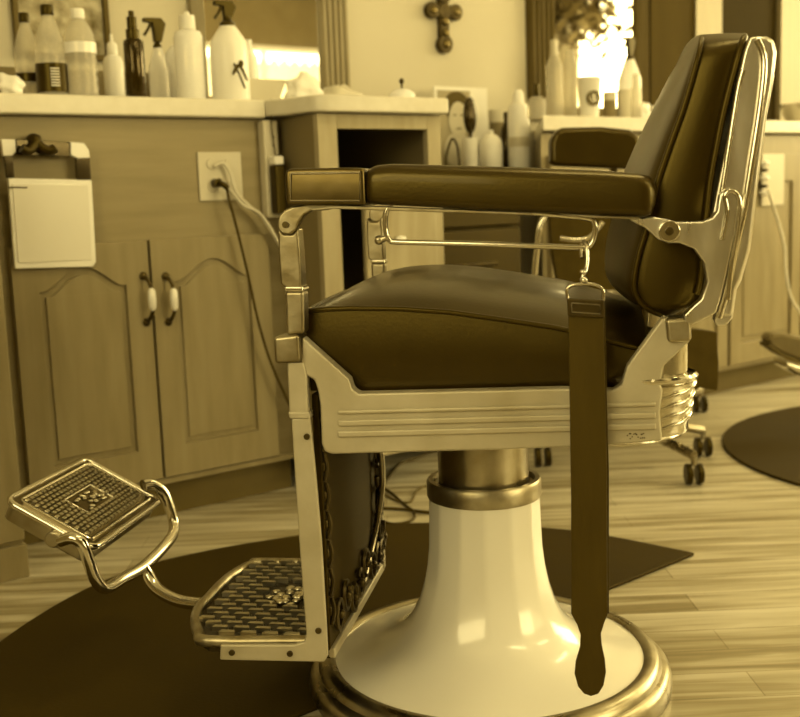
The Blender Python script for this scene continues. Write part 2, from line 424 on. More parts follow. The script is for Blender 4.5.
# main cabinet left
t = wthing('base_cabinet', 'wide stained cabinet with two arched doors under the left counter', 'cabinet', 0, 0, 0)
bm = bmesh.new(); box(bm, -.36, .42, 0, .5, .09, .955); obj('carcass', bm, M_woodh, t, bevel=.002)
boxo('toe_kick', -.36, .42, .03, .05, 0, .09, M_toe, t)
boxo('bottom_rail', -.36, .42, -.012, 0, .088, .102, M_wood, t)
for s0, s1, hs in ((-.285, .033, -1), (.040, .358, 1)):
    d = arched_door(t, s0, s1, .106, .674)
    hx, hz = wp(149 if hs < 0 else 171, 299, -.03)
    hx -= s0; hz -= .106
    hd = thing('door_handle', '', '', (hx, 0, hz)); hd.parent = d; del hd['label']; del hd['category']
    bm = bmesh.new()
    for sg in (-1, 1):
        tube(bm, [(-.003*sg-.006, 0, sg*.052), (-.004, -.018, sg*.045), (0, -.026, sg*.028)], .0045, n=8)
        ball(bm, (-.006, -.002, sg*.054), .010, 1, .5, 1)
        obj('mount', bm, M_iron, hd, smooth=True); bm = bmesh.new()
    bm.free()
    bm = bmesh.new(); lathe(bm, [(.004, -.026), (.0085, -.02), (.0095, 0), (.0085, .02), (.004, .026)], 14, (0, -.027, 0)); obj('ceramic_grip', bm, M_ceram, hd, smooth=True)['label'] = 'white ceramic grip'
# left projecting cabinet
t = wthing('side_cabinet', 'projecting plain wooden cabinet cut by the left picture edge', 'cabinet', 0, 0, 0)
s1 = -.362
bm = bmesh.new(); box(bm, -1.2, s1, -.185, .5, .07, .955); obj('carcass', bm, M_wood, t, bevel=.003)
boxo('base_board', -1.2, s1+.006, -.19, .5, 0, .07, M_wood, t)
boxo('face_stile', s1-.09, s1+.002, -.192, -.18, .08, .95, M_wood, t, bevel=.003)
# counters
def counter(name, label, poly, z0, z1, M=M_lam, cat='counter'):
    bm = bmesh.new(); prism(bm, [(a, b, z0) for a, b in poly], (0, 0, z1-z0))
    return tag(wobj(obj(name, bm, M, bevel=.006, seg=3)), label, cat)
t = None
pd = -.17
counter('countertop', 'long pale countertop under the soda and spray bottles', [(-.36, -.03), (.365, -.03), (.365, .5), (-.36, .5)], .956, 1.0)
counter('countertop', 'pale countertop corner at the left picture edge', [(-1.2, -.215), (-.365, -.215), (-.365, .5), (-1.2, .5)], .956, 1.0)
counter('countertop', 'pale bent countertop over the oak cubby cabinet', [(.368, -.032), (.39, -.08), (.405, -.16), (.42, -.185), (.44, -.198), (.812, -.198), (.812, .5), (.368, .5)], .960, 1.0)
# tower
t = wthing('cubby_cabinet', 'pale oak cabinet with a dark open cubby and a drawer', 'cabinet', 0, 0, 0)
tl, tr = .422, .804
boxo('side_panel', tl, tl+.018, pd+.018, .5, .09, .958, M_side, t)
boxo('side_panel', tr-.018, tr, pd+.018, .5, .09, .958, M_side, t)
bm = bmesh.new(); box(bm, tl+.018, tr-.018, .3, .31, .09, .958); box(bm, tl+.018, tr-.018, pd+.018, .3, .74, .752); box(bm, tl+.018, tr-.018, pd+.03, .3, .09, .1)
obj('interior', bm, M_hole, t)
bm = bmesh.new()
zo = wp(380, 129, pd)[1]; sl = wp(338, 150, pd)[0]; sr = wp(428, 150, pd)[0]
box(bm, tl, sl, pd, pd+.02, .09, .958); box(bm, sr, tr, pd, pd+.02, .09, .958); box(bm, sl, sr, pd, pd+.02, zo, .958); box(bm, sl, sr, pd, pd+.02, .09, .16)
obj('face_frame', bm, M_woodl, t, bevel=.002)
s2 = wp(362, 240, pd)[0]; s3 = wp(434, 240, pd)[0]
d = thing('drawer', '', '', (0, 0, 0)); d.parent = t; del d['label']; del d['category']
boxo('drawer_front', s2, s3-.004, pd-.018, pd-.001, .46, .735, M_woodl, d, bevel=.004)
kx, kz = wp(402, 239, pd-.03)
bm = bmesh.new(); ball(bm, (kx, pd-.026, kz), .012, 1.3, .8, .7); obj('knob', bm, M_ceram, d, smooth=True)['label'] = 'white ceramic knob'
bm = bmesh.new(); sx_, sz_ = wp(345, 168, -.1); 
tag(wobj(obj('white_lump', (ball(bm, (sx_, -.1, .752+.012), .02, 1.2, .8, .6), bm)[1], M_white, smooth=True)), 'small white lump lying in the dark open cubby', 'soap')  # plain white lump at the bottom of the cubby, not identified further
# lower desk
ld0, ld1 = .815, 1.255
t = wthing('desk_cabinet', 'low dark drawer cabinet between the oak cubby and right cabinets', 'cabinet', 0, 0, 0)
boxo('carcass', ld0, ld1, .02, .5, .05, .80, M_desk, t)
for i, (z0, z1) in enumerate(((.66, .79), (.45, .65), (.25, .44), (.07, .24))):
    d = thing('drawer', '', '', (0, 0, 0)); d.parent = t; del d['label']; del d['category']
    boxo('drawer_front', ld0+.01, ld1-.01, 0, .018, z0, z1, M_desk, d, bevel=.004)
    tubeo('pull', [(ld0+.12, -.012, (z0+z1)/2), (ld1-.12, -.012, (z0+z1)/2)], .006, M_iron, d, sub=1)
boxo('desk_top', ld0, ld1, -.01, .5, .801, .822, M_desk, t)
# right cabinets
t = wthing('base_cabinet', 'long plain wooden cabinet run behind the chair back', 'cabinet', 0, 0, 0)
RC = .928
bm = bmesh.new(); prism(bm, [(1.335, 0, .09), (3.6, 0, .09), (3.6, .5, .09), (1.80, .5, .09)], (0, 0, RC-.09)); obj('carcass', bm, M_wood, t, bevel=.002)
boxo('toe_kick', 1.45, 3.6, .05, .06, 0, .09, M_toe, t)
for k in range(5):
    s0 = 1.355+k*.447
    d = arched_door(t, s0, s0+.43, .11, .86, arch=False)
counter('countertop', 'pale right countertop carrying the paper coffee cup', [(1.315, -.03), (3.6, -.03), (3.6, .5), (1.80, .5)], RC+.005, .978)
ZC, ZL, ZR = 1.0, .822, .978

# ------------------------------------------------------------------ things on the counters
def place(xl, xr, yt, n, z):
    """s, radius and height of an upright thing standing at depth n on height z"""
    xc = (xl+xr)/2; s, zt = wp(xc, yt, n); p = W(s, n, z)
    return s, (xr-xl)/2*depth(p)/F, max(.01, zt-z)
def bottle(name, label, xl, xr, yt, n, z, prof, M, cap=None, capM=M_white, lab=None, labM=None, cat='bottle', group=None, nseg=24):
    s, r, h = place(xl, xr, yt, n, z); t = wthing(name, label, cat, s, n, z, group)
    bm = bmesh.new(); lathe(bm, [(a*r, b*h) for a, b in prof], nseg); obj('body', bm, M, t, smooth=True)
    if cap:
        bm = bmesh.new(); lathe(bm, [(a*r, b*h) for a, b in cap], nseg); obj('cap', bm, capM, t, smooth=True)
    if lab:
        bm = bmesh.new(); a, z0, z1 = lab; lathe(bm, [(a*r*.97, z0*h), (a*r, z0*h), (a*r, z1*h), (a*r*.97, z1*h)], nseg); obj('paper_label', bm, labM, t, smooth=True)
    return t, r, h
soda = [(.8, 0), (1, .04), (1, .2), (.93, .26), (1, .33), (1, .5), (.94, .6), (.7, .74), (.42, .85), (.36, .9)]
water = [(.9, 0), (1, .03)]+[(1 if i % 2 else .94, .06+i*.05) for i in range(13)]+[(.9, .73), (.6, .83), (.36, .9)]
capp = [(.4, .89), (.42, .9), (.42, .985), (.38, 1)]
bottle('soda_bottle', 'clear soda bottle with dark cap nearest the left picture edge', 11, 36, 13, .16, ZC, soda, M_clear, capp, M_black, (1.01, .22, .32), M_black)
t, r, h = bottle('soda_bottle', 'soda bottle with a wide dark printed label', 31, 62, 5, .07, ZC, soda, M_clear, capp, M_black, (1.02, .06, .37), M_black)
bm = bmesh.new()
for i in range(7): box(bm, -r*.45, r*.1, -r*1.035, -r*.9, h*(.12+i*.03), h*(.132+i*.03))
obj('label_print', bm, M_paper, t)
bottle('water_bottle', 'ribbed clear water bottle beside the dark labelled soda', 61, 93, 9, .05, ZC, water, M_clear, capp, M_white, (1.01, .5, .62), M_frost)
bottle('squeeze_bottle', 'small white nozzle bottle left of the black pump bottle', 101, 121, 34, .2, ZC, [(.9, 0), (1, .04), (1, .6), (.8, .68), (.35, .72)], M_frost, [(.5, .7), (.55, .72), (.5, .86), (.18, .9), (.12, 1)], M_white)
bottle('pump_bottle', 'slim black pump bottle standing upright on the left counter', 121, 141, 11, .045, ZC, [(.95, 0), (1, .01), (1, .64), (.92, .67), (.6, .69)], M_liq, [(.66, .67), (.68, .79), (.5, .8), (.5, .93), (.3, .94), (.28, 1)], M_black)
def trigger(t, r, h, z0, sgn=-1, M=M_black):
    bm = bmesh.new()
    lathe(bm, [(r*.42, z0*h), (r*.42, z0*h+.014), (r*.25, z0*h+.02), (r*.22, z0*h+.03)], 14)
    zt = h-.004; zb = z0*h+.022
    prism(bm, [(sgn*.034, -.008, zt-.010), (sgn*.034, -.008, zt), (-sgn*.012, -.008, zt+.002), (-sgn*.024, -.008, zt-.012), (-sgn*.010, -.008, zb), (sgn*.008, -.008, zb), (sgn*.012, -.008, zt-.012)], (0, .016, 0))
    obj('spray_head', bm, M, t, bevel=.002)
    bm = bmesh.new(); tube(bm, [(sgn*.014, 0, zt-.010), (sgn*.022, 0, zt-.026), (sgn*.034, 0, zt-.042)], .004, n=8); obj('trigger_lever', bm, M, t, smooth=True)
t, r, h = bottle('spray_bottle', 'clear spray bottle with black trigger beside black pump bottle', 145, 166, 17, .2, ZC, [(.9, 0), (1, .05), (1, .4), (.7, .55), (.4, .66)], M_frost)
trigger(t, r, h, .62, -1)
bottle('squat_bottle', 'short wide white bottle behind the tall white one', 163, 190, 46, .2, ZC, [(.9, 0), (1, .05), (1, .7), (.8, .9), (.4, 1)], M_frost)
bottle('shampoo_bottle', 'tall white bottle with a white cap before the shelf end', 172, 201, 12, .07, ZC, [(.9, 0), (1, .02), (1, .72), (.85, .78), (.5, .8)], M_frost, [(.54, .8), (.56, .81), (.52, .96), (.2, .97), (.18, 1)], M_white)
t, r, h = bottle('spray_bottle', 'large white spray bottle printed with a dark hairdressing silhouette', 207, 245, 0, .05, ZC, [(.92, 0), (1, .03), (1, .5), (.93, .6), (.5, .72), (.36, .76)], M_white)
trigger(t, r, h, .72, -1)
bm = bmesh.new()   # comb and scissors print on the front
kk = depth(W(.3, .05, 1.1))/F
yy = -r*1.0-.0012
tube(bm, [(-8*kk, yy, 25*kk), (0, yy, 34*kk), (9*kk, yy+.004, 20*kk)], lambda u: .0028+.002*math.sin(u*PI), n=6, rz=.0012)
tube(bm, [(-6*kk, yy, 36*kk), (0, yy, 24*kk), (5*kk, yy, 12*kk)], .0025, n=6, rz=.0012)
ball(bm, (2*kk, yy, 36*kk), .007, 1, .25, 1.2)
obj('silhouette_print', bm, M_black, t, smooth=True)
bottle('lotion_bottle', 'white bottle glowing behind the large spray bottle', 240, 256, 40, .22, ZC, [(.9, 0), (1, .05), (1, .75), (.5, .85), (.45, 1)], M_frost)
# low shelf box behind bottles
sa = wp(-5, 80, .28)[0]; sb = wp(176, 80, .28)[0]; sc = wp(193, 80, .28)[0]
t = wthing('low_shelf', 'long low brown wooden box behind the bottles', 'shelf', sa, .29, ZC)
zt = wp(100, 70, .28)[1]-ZC
boxo('front_board', 0, sb-sa, 0, .01, 0, zt, M_bwood, t); boxo('top_board', 0, sc-sa, .01, .12, zt-.01, zt, M_bwood, t); boxo('end_board', sb-sa, sc-sa, 0, .01, 0, zt, M_woodl, t)
# plastic tray
sa = wp(246, 90, .12)[0]; sb = wp(287, 90, .12)[0]; zt = wp(266, 79, .12)[1]-ZC
bm = bmesh.new(); prism(bm, [(0, 0, 0), (sb-sa-.03, 0, 0), (sb-sa, 0, zt), (0, 0, zt)], (0, .1, 0))
t = obj('plastic_tray', bm, M_pale, bevel=.003); t.location = tuple(W(sa, .12, ZC)); t.rotation_euler = (0, 0, WANG); tag(t, 'small pale tray right of the large spray bottle', 'tray')
def crumple(name, label, cat, x0, x1, y0, n, z, M=M_white, fl=.5, seed=3):
    s, r, h = place(x0, x1, y0, n, z); rnd = random.Random(seed)
    bm = bmesh.new(); bmesh.ops.create_icosphere(bm, subdivisions=3, radius=1)
    ph = [rnd.uniform(0, 6) for _ in range(6)]
    for v in bm.verts:
        c = v.co; d = 1+.18*math.sin(5*c.x+ph[0])*math.sin(4*c.y+ph[1])+.15*math.sin(7*c.z+ph[2]+3*c.x)
        v.co = Vector((c.x*r*d, c.y*r*.6*d, max(0, h*.5+c.z*h*.55*d)))
    o = obj(name, bm, M, smooth=True, angle=60); o.location = tuple(W(s, n, z)); o.rotation_euler = (0, 0, WANG); return tag(o, label, cat)
crumple('tissue', 'crumpled white tissue at the left end of the counter', 'tissue', -4, 22, 74, .04, ZC, seed=1)
crumple('towel', 'crumpled white towel lying on the bent countertop', 'towel', 285, 322, 76, .1, ZC, seed=2)
crumple('cloth', 'flat pale cloth on the bent countertop before the fluted frame', 'cloth', 318, 362, 86, .12, ZC, M_pale, seed=5)
# glass dish with lid
s, r, h = place(383, 420, 77, 0.0, ZC)
t = wthing('lidded_dish', 'low glass dish with a dark knob on the bent countertop', 'dish', s, 0, ZC)
bm = bmesh.new(); lathe(bm, [(r*.5, 0), (r, .004), (r*1.02, .008), (r*.9, .012)], 28); obj('dish', bm, M_chr, t, smooth=True)
bm = bmesh.new(); lathe(bm, [(r*.75, .012), (r*.7, h*.4), (r*.4, h*.55), (0, h*.6)], 28); obj('lid', bm, M_frost, t, smooth=True)
bm = bmesh.new(); ball(bm, (0, 0, h*.85), .007, 1, 1, 1.2); lathe(bm, [(.003, h*.58), (.003, h*.8)], 10); obj('knob', bm, M_black, t, smooth=True)
# lower desk things
q0 = wp(434, 86, .42); q1 = wp(487, 86, .42)
t = wthing('photo_print', 'photo of a smiling dark-haired man propped on the desk', 'photograph', q0[0], .42, ZL)
w = q1[0]-q0[0]; h = q0[1]-ZL
boxo('print', 0, w, 0, .004, 0, h, M_paper, t, bevel=0)
bm = bmesh.new(); box(bm, .012, w*.66, -.0015, -.0002, .01, h-.012); obj('printed_backdrop', bm, M_shirt, t)
def disc(name, cx, cz, rx, rz, y, M, par):
    bm = bmesh.new(); prism(bm, [(cx+rx*math.cos(a*PI/12), y-.001, cz+rz*math.sin(a*PI/12)) for a in range(24)], (0, .001, 0)); return obj(name, bm, M, par)
disc('printed_hair', w*.40, h*.78, w*.24, h*.17, -.002, M_hairp, t)
disc('printed_shirt', w*.40, h*.28, w*.25, h*.2, -.002, M_pale, t)
disc('printed_face', w*.42, h*.62, w*.18, h*.21, -.004, M_skin, t)
bm = bmesh.new()
for ex in (.35, .48): box(bm, w*ex-.006, w*ex+.006, -.0062, -.005, h*.67, h*.67+.004)
box(bm, w*.37, w*.47, -.0062, -.005, h*.515, h*.515+.004); obj('printed_features', bm, M_hairp, t)
s, r, h = place(462, 479, 138, .25, ZL)
t = wthing('white_cup', 'white straight cup holding a hairbrush by the photo', 'cup', s, .25, ZL)
bm = bmesh.new(); lathe(bm, [(r*.95, 0), (r, .003), (r, h), (r*.9, h), (r*.88, .01), (0, .01)], 24); obj('body', bm, M_white, t, smooth=True)
hb = h; s_, zt_ = wp(473, 97, .25)
t = wthing('hairbrush', 'dark hairbrush standing in the white cup', 'hairbrush', s, .25, ZL+.012)
H_ = zt_-ZL-.012
bm = bmesh.new(); tube(bm, [(0, 0, 0), (0, 0, H_*.5)], .005, n=10, sub=1); obj('handle', bm, M_black, t, smooth=True)
bm = bmesh.new(); ball(bm, (0, 0, H_*.74), H_*.26, .42, .3, 1, 16); obj('brush_head', bm, M_liq, t, smooth=True)
s, r, h = place(442, 462, 139, .22, ZL)
o = tubeo('wire_loop', [(-r, 0, .004), (-r*.8, 0, h*.5), (0, 0, h), (r*.7, 0, h*.75), (r*.9, 0, .004)], .004, M_black)
o.location = tuple(W(s, .22, ZL)); o.rotation_euler = (0, 0, WANG); tag(o, 'dark bent loop standing left of the white cup', 'loop')
bottle('lotion_bottle', 'round shouldered white lotion bottle right of the white cup', 479, 502, 130, .2, ZL, [(.9, 0), (1, .03), (1, .62), (.9, .75), (.55, .87), (.3, .9)], M_white, [(.25, .9), (.28, .92), (.2, 1)], M_white)
bottle('tonic_bottle', 'dark narrow bottle between two white bottles', 500, 513, 112, .3, ZL, [(.95, 0), (1, .02), (1, .7), (.5, .82), (.4, .9)], M_liq, [(.5, .88), (.5, 1)], M_black)
bottle('hairspray_can', 'tall white can with a pointed cap and grey band', 507, 529, 90, .22, ZL, [(.95, 0), (1, .02), (1, .76), (.8, .82)], M_frost, [(.7, .82), (.55, .84), (.5, .95), (.3, 1)], M_white, (1.01, .3, .42), M_pale)
bottle('jar', 'small lidded jar behind the dark narrow bottle', 489, 504, 110, .42, ZL, [(.9, 0), (1, .03), (1, .8)], M_side, [(1.04, .8), (1.04, 1)], M_pale, cat='jar')
# right counter things
bottle('perfume_bottle', 'small dark-capped clear bottle at left end of right counter', 527, 546, 84, .1, ZR, [(.95, 0), (1, .05), (1, .55), (.5, .65)], M_clear, [(.3, .65), (.32, .68), (.3, 1)], M_black)
bottle('lotion_bottle', 'tall clear bottle standing before the dark fluted frame', 546, 562, 40, .3, ZR, [(.9, 0), (1, .03), (1, .7), (.5, .82)], M_clear, [(.45, .82), (.45, 1)], M_pale)
bottle('glass_jar', 'clear glass jar left of the paper coffee cup', 562, 577, 50, .3, ZR, [(.9, 0), (1, .05), (1, .8), (.7, .9), (.6, 1)], M_clear, cat='jar')
t, r, h = bottle('coffee_cup', 'white paper coffee cup with a round dark emblem', 577, 601, 77, .08, ZR, [(.74, 0), (.76, .02), (.97, .93), (1, .94), (1, .96), (.9, 1)], M_paper, cat='cup')
em = thing('emblem', '', '', (0, -r*.92, h*.48)); em.parent = t; del em['label']; del em['category']
def ydisc(name, rr, y, M, n=28):
    bm = bmesh.new(); cyl_y(bm, 0, 0, rr, y, .004, n); return obj(name, bm, M, em)
em.rotation_euler = (0, 0, math.radians(-25)); em.location = (-.42*r*.9, -.91*r*.9, h*.48)
ydisc('emblem_ring', r*.62, -.003, M_black); ydisc('emblem_band', r*.40, -.0036, M_paper); ydisc('emblem_disc', r*.37, -.0042, M_black)
bm = bmesh.new(); q = r*.37
ball(bm, (0, -.0045, q*.25), q*.28, 1, .2, 1.2)
for sg in (-1, 1):
    tube(bm, [(0, -.0048, -q*.7), (sg*q*.5, -.0048, -q*.45), (sg*q*.62, -.0048, q*.2)], q*.09, n=6, rz=.0006)
prism(bm, [(-q*.35, -.0052, q*.5), (-q*.35, -.0052, q*.8), (-q*.15, -.0052, q*.65), (0, -.0052, q*.92), (q*.15, -.0052, q*.65), (q*.35, -.0052, q*.8), (q*.35, -.0052, q*.5)], (0, .001, 0))
tube(bm, [(0, -.0048, q*.1), (0, -.0048, -q*.75)], q*.14, n=6, rz=.0006, sub=1)
obj('emblem_figure', bm, M_paper, em, smooth=True)
t, r, h = bottle('spray_bottle', 'pale spray bottle with black trigger on the right counter', 618, 641, 36, .18, ZR, [(.9, 0), (1, .04), (1, .5), (.7, .62), (.38, .74)], M_frost)
trigger(t, r, h, .7, -1)
bottle('jar', 'low pale jar right of the coffee cup', 603, 616, 92, .1, ZR, [(.9, 0), (1, .05), (1, .7)], M_side, [(1.02, .7), (1.02, 1)], M_pale, cat='jar')
bottle('jar', 'dark banded jar under the black trigger spray bottle', 617, 631, 90, .08, ZR, [(.9, 0), (1, .05), (1, .75)], M_pale, [(1.02, .75), (1.02, 1)], M_pale, cat='jar')
bottle('glass_jar', 'narrow clear bottle right of the pale spray bottle', 630, 642, 74, .06, ZR, [(.9, 0), (1, .05), (1, .6), (.6, .75), (.5, 1)], M_clear, cat='bottle')
crumple('tissue', 'white tissue ball near the barber chair back', 'tissue', 636, 652, 104, .05, ZR, seed=8)
crumple('cotton_wad', 'white cotton wad partly hidden by the chair back', 'cotton', 650, 668, 103, .05, ZR, seed=9)
s, r, h = place(781, 812, 104, .12, ZR)
t = wthing('steel_bowl', 'shiny steel bowl on the counter at the right picture edge', 'bowl', s, .12, ZR)
bm = bmesh.new(); lathe(bm, [(r*.5, 0), (r*.9, h*.5), (r, h), (r*.95, h), (r*.8, h*.5), (0, h*.2)], 28); obj('bowl', bm, M_chr, t, smooth=True)

# ------------------------------------------------------------------ hung on the cabinet front
# white back mirror with a dark handle
n = -.034
def hp(x, y): s, z = wp(x, y, n); return (s, z)
A = hp(4, 139); B = hp(84, 141); Cc = hp(91, 154); D_ = hp(97, 266); E2 = hp(15, 269); F2 = hp(8, 179); G2 = hp(92, 181)
t = wthing('hand_mirror', 'white rectangular hand mirror with dark handle hung on the cabinet', 'mirror', 0, 0, 0)
bm = bmesh.new(); prism(bm, [(x, n, z) for x, z in (hp(8, 178), hp(92, 180), hp(96.5, 262), hp(93, 267), hp(15, 269))], (0, .01, 0))
obj('mirror_back', bm, M_white, t, bevel=.003)
bm = bmesh.new(); prism(bm, [(x, n-.002, z) for x, z in (hp(12, 184), hp(88, 185), hp(91.5, 260), hp(18, 263))], (0, .002, 0)); obj('mirror_face', bm, mat('pale glossy panel', .75, .2, coat=.5, var=.02), t, bevel=.001)
bm = bmesh.new()
for P in ([(16, 139), (70, 142), (70, 157), (16, 155)], [(4, 154), (13, 155), (15, 178), (7, 178)], [(76, 157), (90, 157), (91.5, 180), (77, 180)]):
    prism(bm, [(hp(*q)[0], n, hp(*q)[1]) for q in P], (0, .01, 0))
obj('handle', bm, M_liq, t, bevel=.002)['label'] = 'dark handle frame'
bm = bmesh.new()
for P in ([(1, 139), (15.5, 139.5), (16, 152), (12, 156), (3, 156)], [(70.5, 142), (84, 143), (89, 150), (90, 158), (78, 158.5), (71, 155)]):
    prism(bm, [(hp(*q)[0], n-.001, hp(*q)[1]) for q in P], (0, .011, 0)); obj('corner', bm, M_white, t, bevel=.002)['label'] = 'white corner'; bm = bmesh.new()
bm.free()
bm = bmesh.new(); prism(bm, [(hp(*q)[0], n-.0025, hp(*q)[1]) for q in [(8, 186.5), (27, 187), (27, 188.5), (8, 188)]], (0, .0006, 0)); obj('scratch_mark', bm, M_black, t)
c = hp(35, 141)
t = wthing('wall_hook', 'black double hook holding the white hand mirror', 'hook', c[0], 0, c[1])
bm = bmesh.new(); ball(bm, (0, -.026, 0), .017, 1, 1.5, 1)
for sg in (-1, 1): tube(bm, [(0, -.042, -.004), (sg*.012, -.046, -.016), (sg*.024, -.05, -.022), (sg*.036, -.052, -.016)], .010, n=10)
obj('hook_body', bm, M_black, t, smooth=True)

# outlet and cords
o0 = wp(197, 152, -.004); o1 = wp(243, 198, -.004)
t = wthing('wall_outlet', 'pale double gang outlet plate on the cabinet front', 'outlet', 0, 0, 0)
boxo('cover_plate', o0[0], o1[0], -.006, -.0005, o1[1]-.004, o0[1], M_pale, t, bevel=.002)
bm = bmesh.new(); w = o1[0]-o0[0]
for fx in (.3, .72):
    for zc in (o0[1]-.028, o1[1]+.03):
        if fx == .72 and zc < .8: pass
        cyl_y(bm, o0[0]+w*fx, zc, .014, -.009, -.005, 16); obj('socket', bm, M_pale, t, bevel=.001); bm = bmesh.new()
bm.free()
sx, sz = wp(217, 183, -.02)
t = wthing('power_plug', 'black plug in the cabinet outlet with a dark hanging cord', 'plug', 0, 0, 0)
bm = bmesh.new(); tube(bm, [(sx, -.009, sz), (sx, -.03, sz)], .011, n=14, sub=1); tube(bm, [(sx, -.03, sz), (sx+.006, -.042, sz-.006), (sx+.014, -.046, sz-.014)], .007, n=10)
obj('plug_body', bm, M_black, t, smooth=True)
def cordpts(P, n0, n1): 
    out = []
    for i, (x, y) in enumerate(P):
        n = n0+(n1-n0)*i/(len(P)-1); s, z = wp(x, y, n); out.append((s, n, z))
    return out
tubeo('cord', [(sx+.014, -.046, sz-.014)]+cordpts([(228, 195), (236, 225), (247, 270), (258, 320), (270, 360), (285, 395), (300, 425)], -.045, -.06), .0035, M_dcord, t, n=8)
for lab, P, q in (('thick pale cord looping from the outlet behind the chair post', [(215, 167), (222, 163), (230, 172), (236, 192), (250, 207), (262, 217), (272, 232), (282, 247), (300, 262)], -.016),
               ('thin pale cord running from the black plug to the chair post', [(223, 186), (232, 192), (243, 205), (258, 212), (268, 224), (280, 243), (300, 255)], -.03)):
    o = wobj(tubeo('extension_lead', cordpts(P, q, q-.03), .0048 if 'thick' in lab else .0038, M_cord, n=8)); tag(o, lab, 'cord')
# vertical power strip
p0 = wp(264, 120, -.03); p1 = wp(284, 218, -.03)
t = wthing('power_strip', 'pale vertical power strip beside the oak cabinet', 'power strip', 0, 0, 0)
s0 = wp(264.5, 150, -.03)[0]; s1_ = wp(279, 150, -.03)[0]
bm = bmesh.new(); box(bm, s0, s1_, -.03, -.0005, wp(270, 218, -.03)[1], wp(270, 120, -.03)[1]); obj('housing', bm, M_pale, t, bevel=.005)
bm = bmesh.new(); 
for z in (.91, .89): cyl_y(bm, (s0+s1_)/2+.006, z, .003, -.031, -.029, 10)
obj('socket_hole', bm, M_black, t)
a = wp(279, 190, -.05); 
t = wthing('power_adapter', 'black adapter with a white end plugged into the power strip', 'adapter', 0, 0, 0)
za = wp(279, 165, -.05)[1]; zb = wp(279, 214, -.05)[1]
boxo('adapter_body', a[0]-.014, a[0]+.014, -.062, -.031, zb, za, M_black, t, bevel=.004); boxo('adapter_end', a[0]-.014, a[0]+.013, -.061, -.031, za+.0005, za+.022, M_white, t, bevel=.004)['label'] = 'white end'
o = wobj(tubeo('extension_lead', cordpts([(271, 99), (271, 112), (272, 130), (276, 158)], -.036, -.036), .0015, M_dcord, n=6)); tag(o, 'thin dark cord dropping over the counter edge to the power strip', 'cord')
# right outlet with plugs
a = wp(765, 157, -.002); b = wp(779, 205, -.002)
t = wthing('wall_outlet', 'outlet with white and dark plugs right of the chair back', 'outlet', 0, 0, 0)
boxo('cover_plate', a[0]-.05, b[0]-.005, -.026, -.0215, b[1], a[1]+.01, M_pale, t)
bm = bmesh.new()
for k, y in enumerate((163, 178, 193)):
    s, z = wp(768, y, -.05); bm = bmesh.new(); ball(bm, (s, -.035, z), .018, 1.2, 1, .6); obj('plug', bm, M_white, t, smooth=True)
for y in (170, 186):
    s, z = wp(767, y, -.05); bm = bmesh.new(); ball(bm, (s, -.04, z), .013, 1.2, 1, .6); obj('plug', bm, M_black, t, smooth=True)['label'] = 'black plug'
o = wobj(tubeo('extension_lead', cordpts([(768, 190), (776, 215), (784, 245), (786, 275), (792, 300), (803, 316)], -.05, -.1), .006, M_cord, n=8)); tag(o, 'pale cord hanging down the right cabinet from the plugs', 'cord')

# ------------------------------------------------------------------ mats and floor cords
def matobj(label, pts, name='floor_mat'):
    bm = bmesh.new(); prism(bm, [(p[0], p[1], 0.0) for p in pts], (0, 0, .008)); return tag(obj(name, bm, M_mat, bevel=.004), label, 'mat')
# D shaped: circle about the chair, cut straight on the near right side
E1, E9 = floorp(695, 556), floorp(312, 713)
arc = [floorp(*p) for p in [(600, 537), (545, 530.5), (470, 526), (400, 526), (350, 530), (298, 538), (225, 550), (152, 566), (110, 581), (70, 600), (30, 624), (0, 645)]]
P = [E1[:2]]+[a[:2] for a in arc]
P = [tuple(p) for p in smooth_path([(p[0], p[1], 0) for p in P], 4)]
P += [(-.80, 1.6, 0), (-.82, 1.35, 0), (-.75, 1.1, 0), (-.62, .95, 0), (-.52, 1.0, 0)]
d = (E9-E1)/np.linalg.norm(E9-E1)
P += [tuple(E1+d*1.35*k) for k in (1, .6, .3)]
matobj('dark D shaped rubber mat under the barber chair', P)
q = [floorp(722, 445), floorp(800, 408), floorp(800, 487)]
c2 = np.array([1.42, 3.02]); Lft = np.array(q[0][:2])
def circ3(a, b, c):
    ax, ay = a[:2]; bx, by = b[:2]; cx, cy = c[:2]
    D = 2*(ax*(by-cy)+bx*(cy-ay)+cx*(ay-by))
    ux = ((ax*ax+ay*ay)*(by-cy)+(bx*bx+by*by)*(cy-ay)+(cx*cx+cy*cy)*(ay-by))/D
    uy = ((ax*ax+ay*ay)*(cx-bx)+(bx*bx+by*by)*(ax-cx)+(cx*cx+cy*cy)*(bx-ax))/D
    return ux, uy, math.hypot(ax-ux, ay-uy)
ux, uy, ur = circ3(*q)
matobj('round dark mat at the right edge of the floor', [(ux+ur*math.cos(2*PI*i/64), uy+ur*math.sin(2*PI*i/64)) for i in range(64)])
def fl(pts, z=.004): return [tuple(floorp(x, y, z)) for x, y in pts]
for i, (lab, P, r) in enumerate((
    ('thick dark cord rising across the floor behind the chair column', [(380, 488), (388, 478), (400, 464), (415, 458), (432, 452), (450, 448)], .004),
    ('dark cord loop on the floor behind the leg panel', [(378, 485), (390, 492), (405, 505), (414, 512), (412, 520), (395, 524), (380, 520), (370, 510)], .0035),
    ('dark cord running flat toward the chair pedestal', [(350, 508), (375, 508), (400, 509), (425, 512), (445, 513)], .004),
    ('thin pale brown cord curving on the floor', [(380, 492), (395, 500), (410, 502), (416, 492), (425, 486), (445, 480)], .003))):
    tag(tubeo('electric_lead', fl(P, r), r, M_dcord if i < 3 else M_toe, n=8), lab, 'cord')

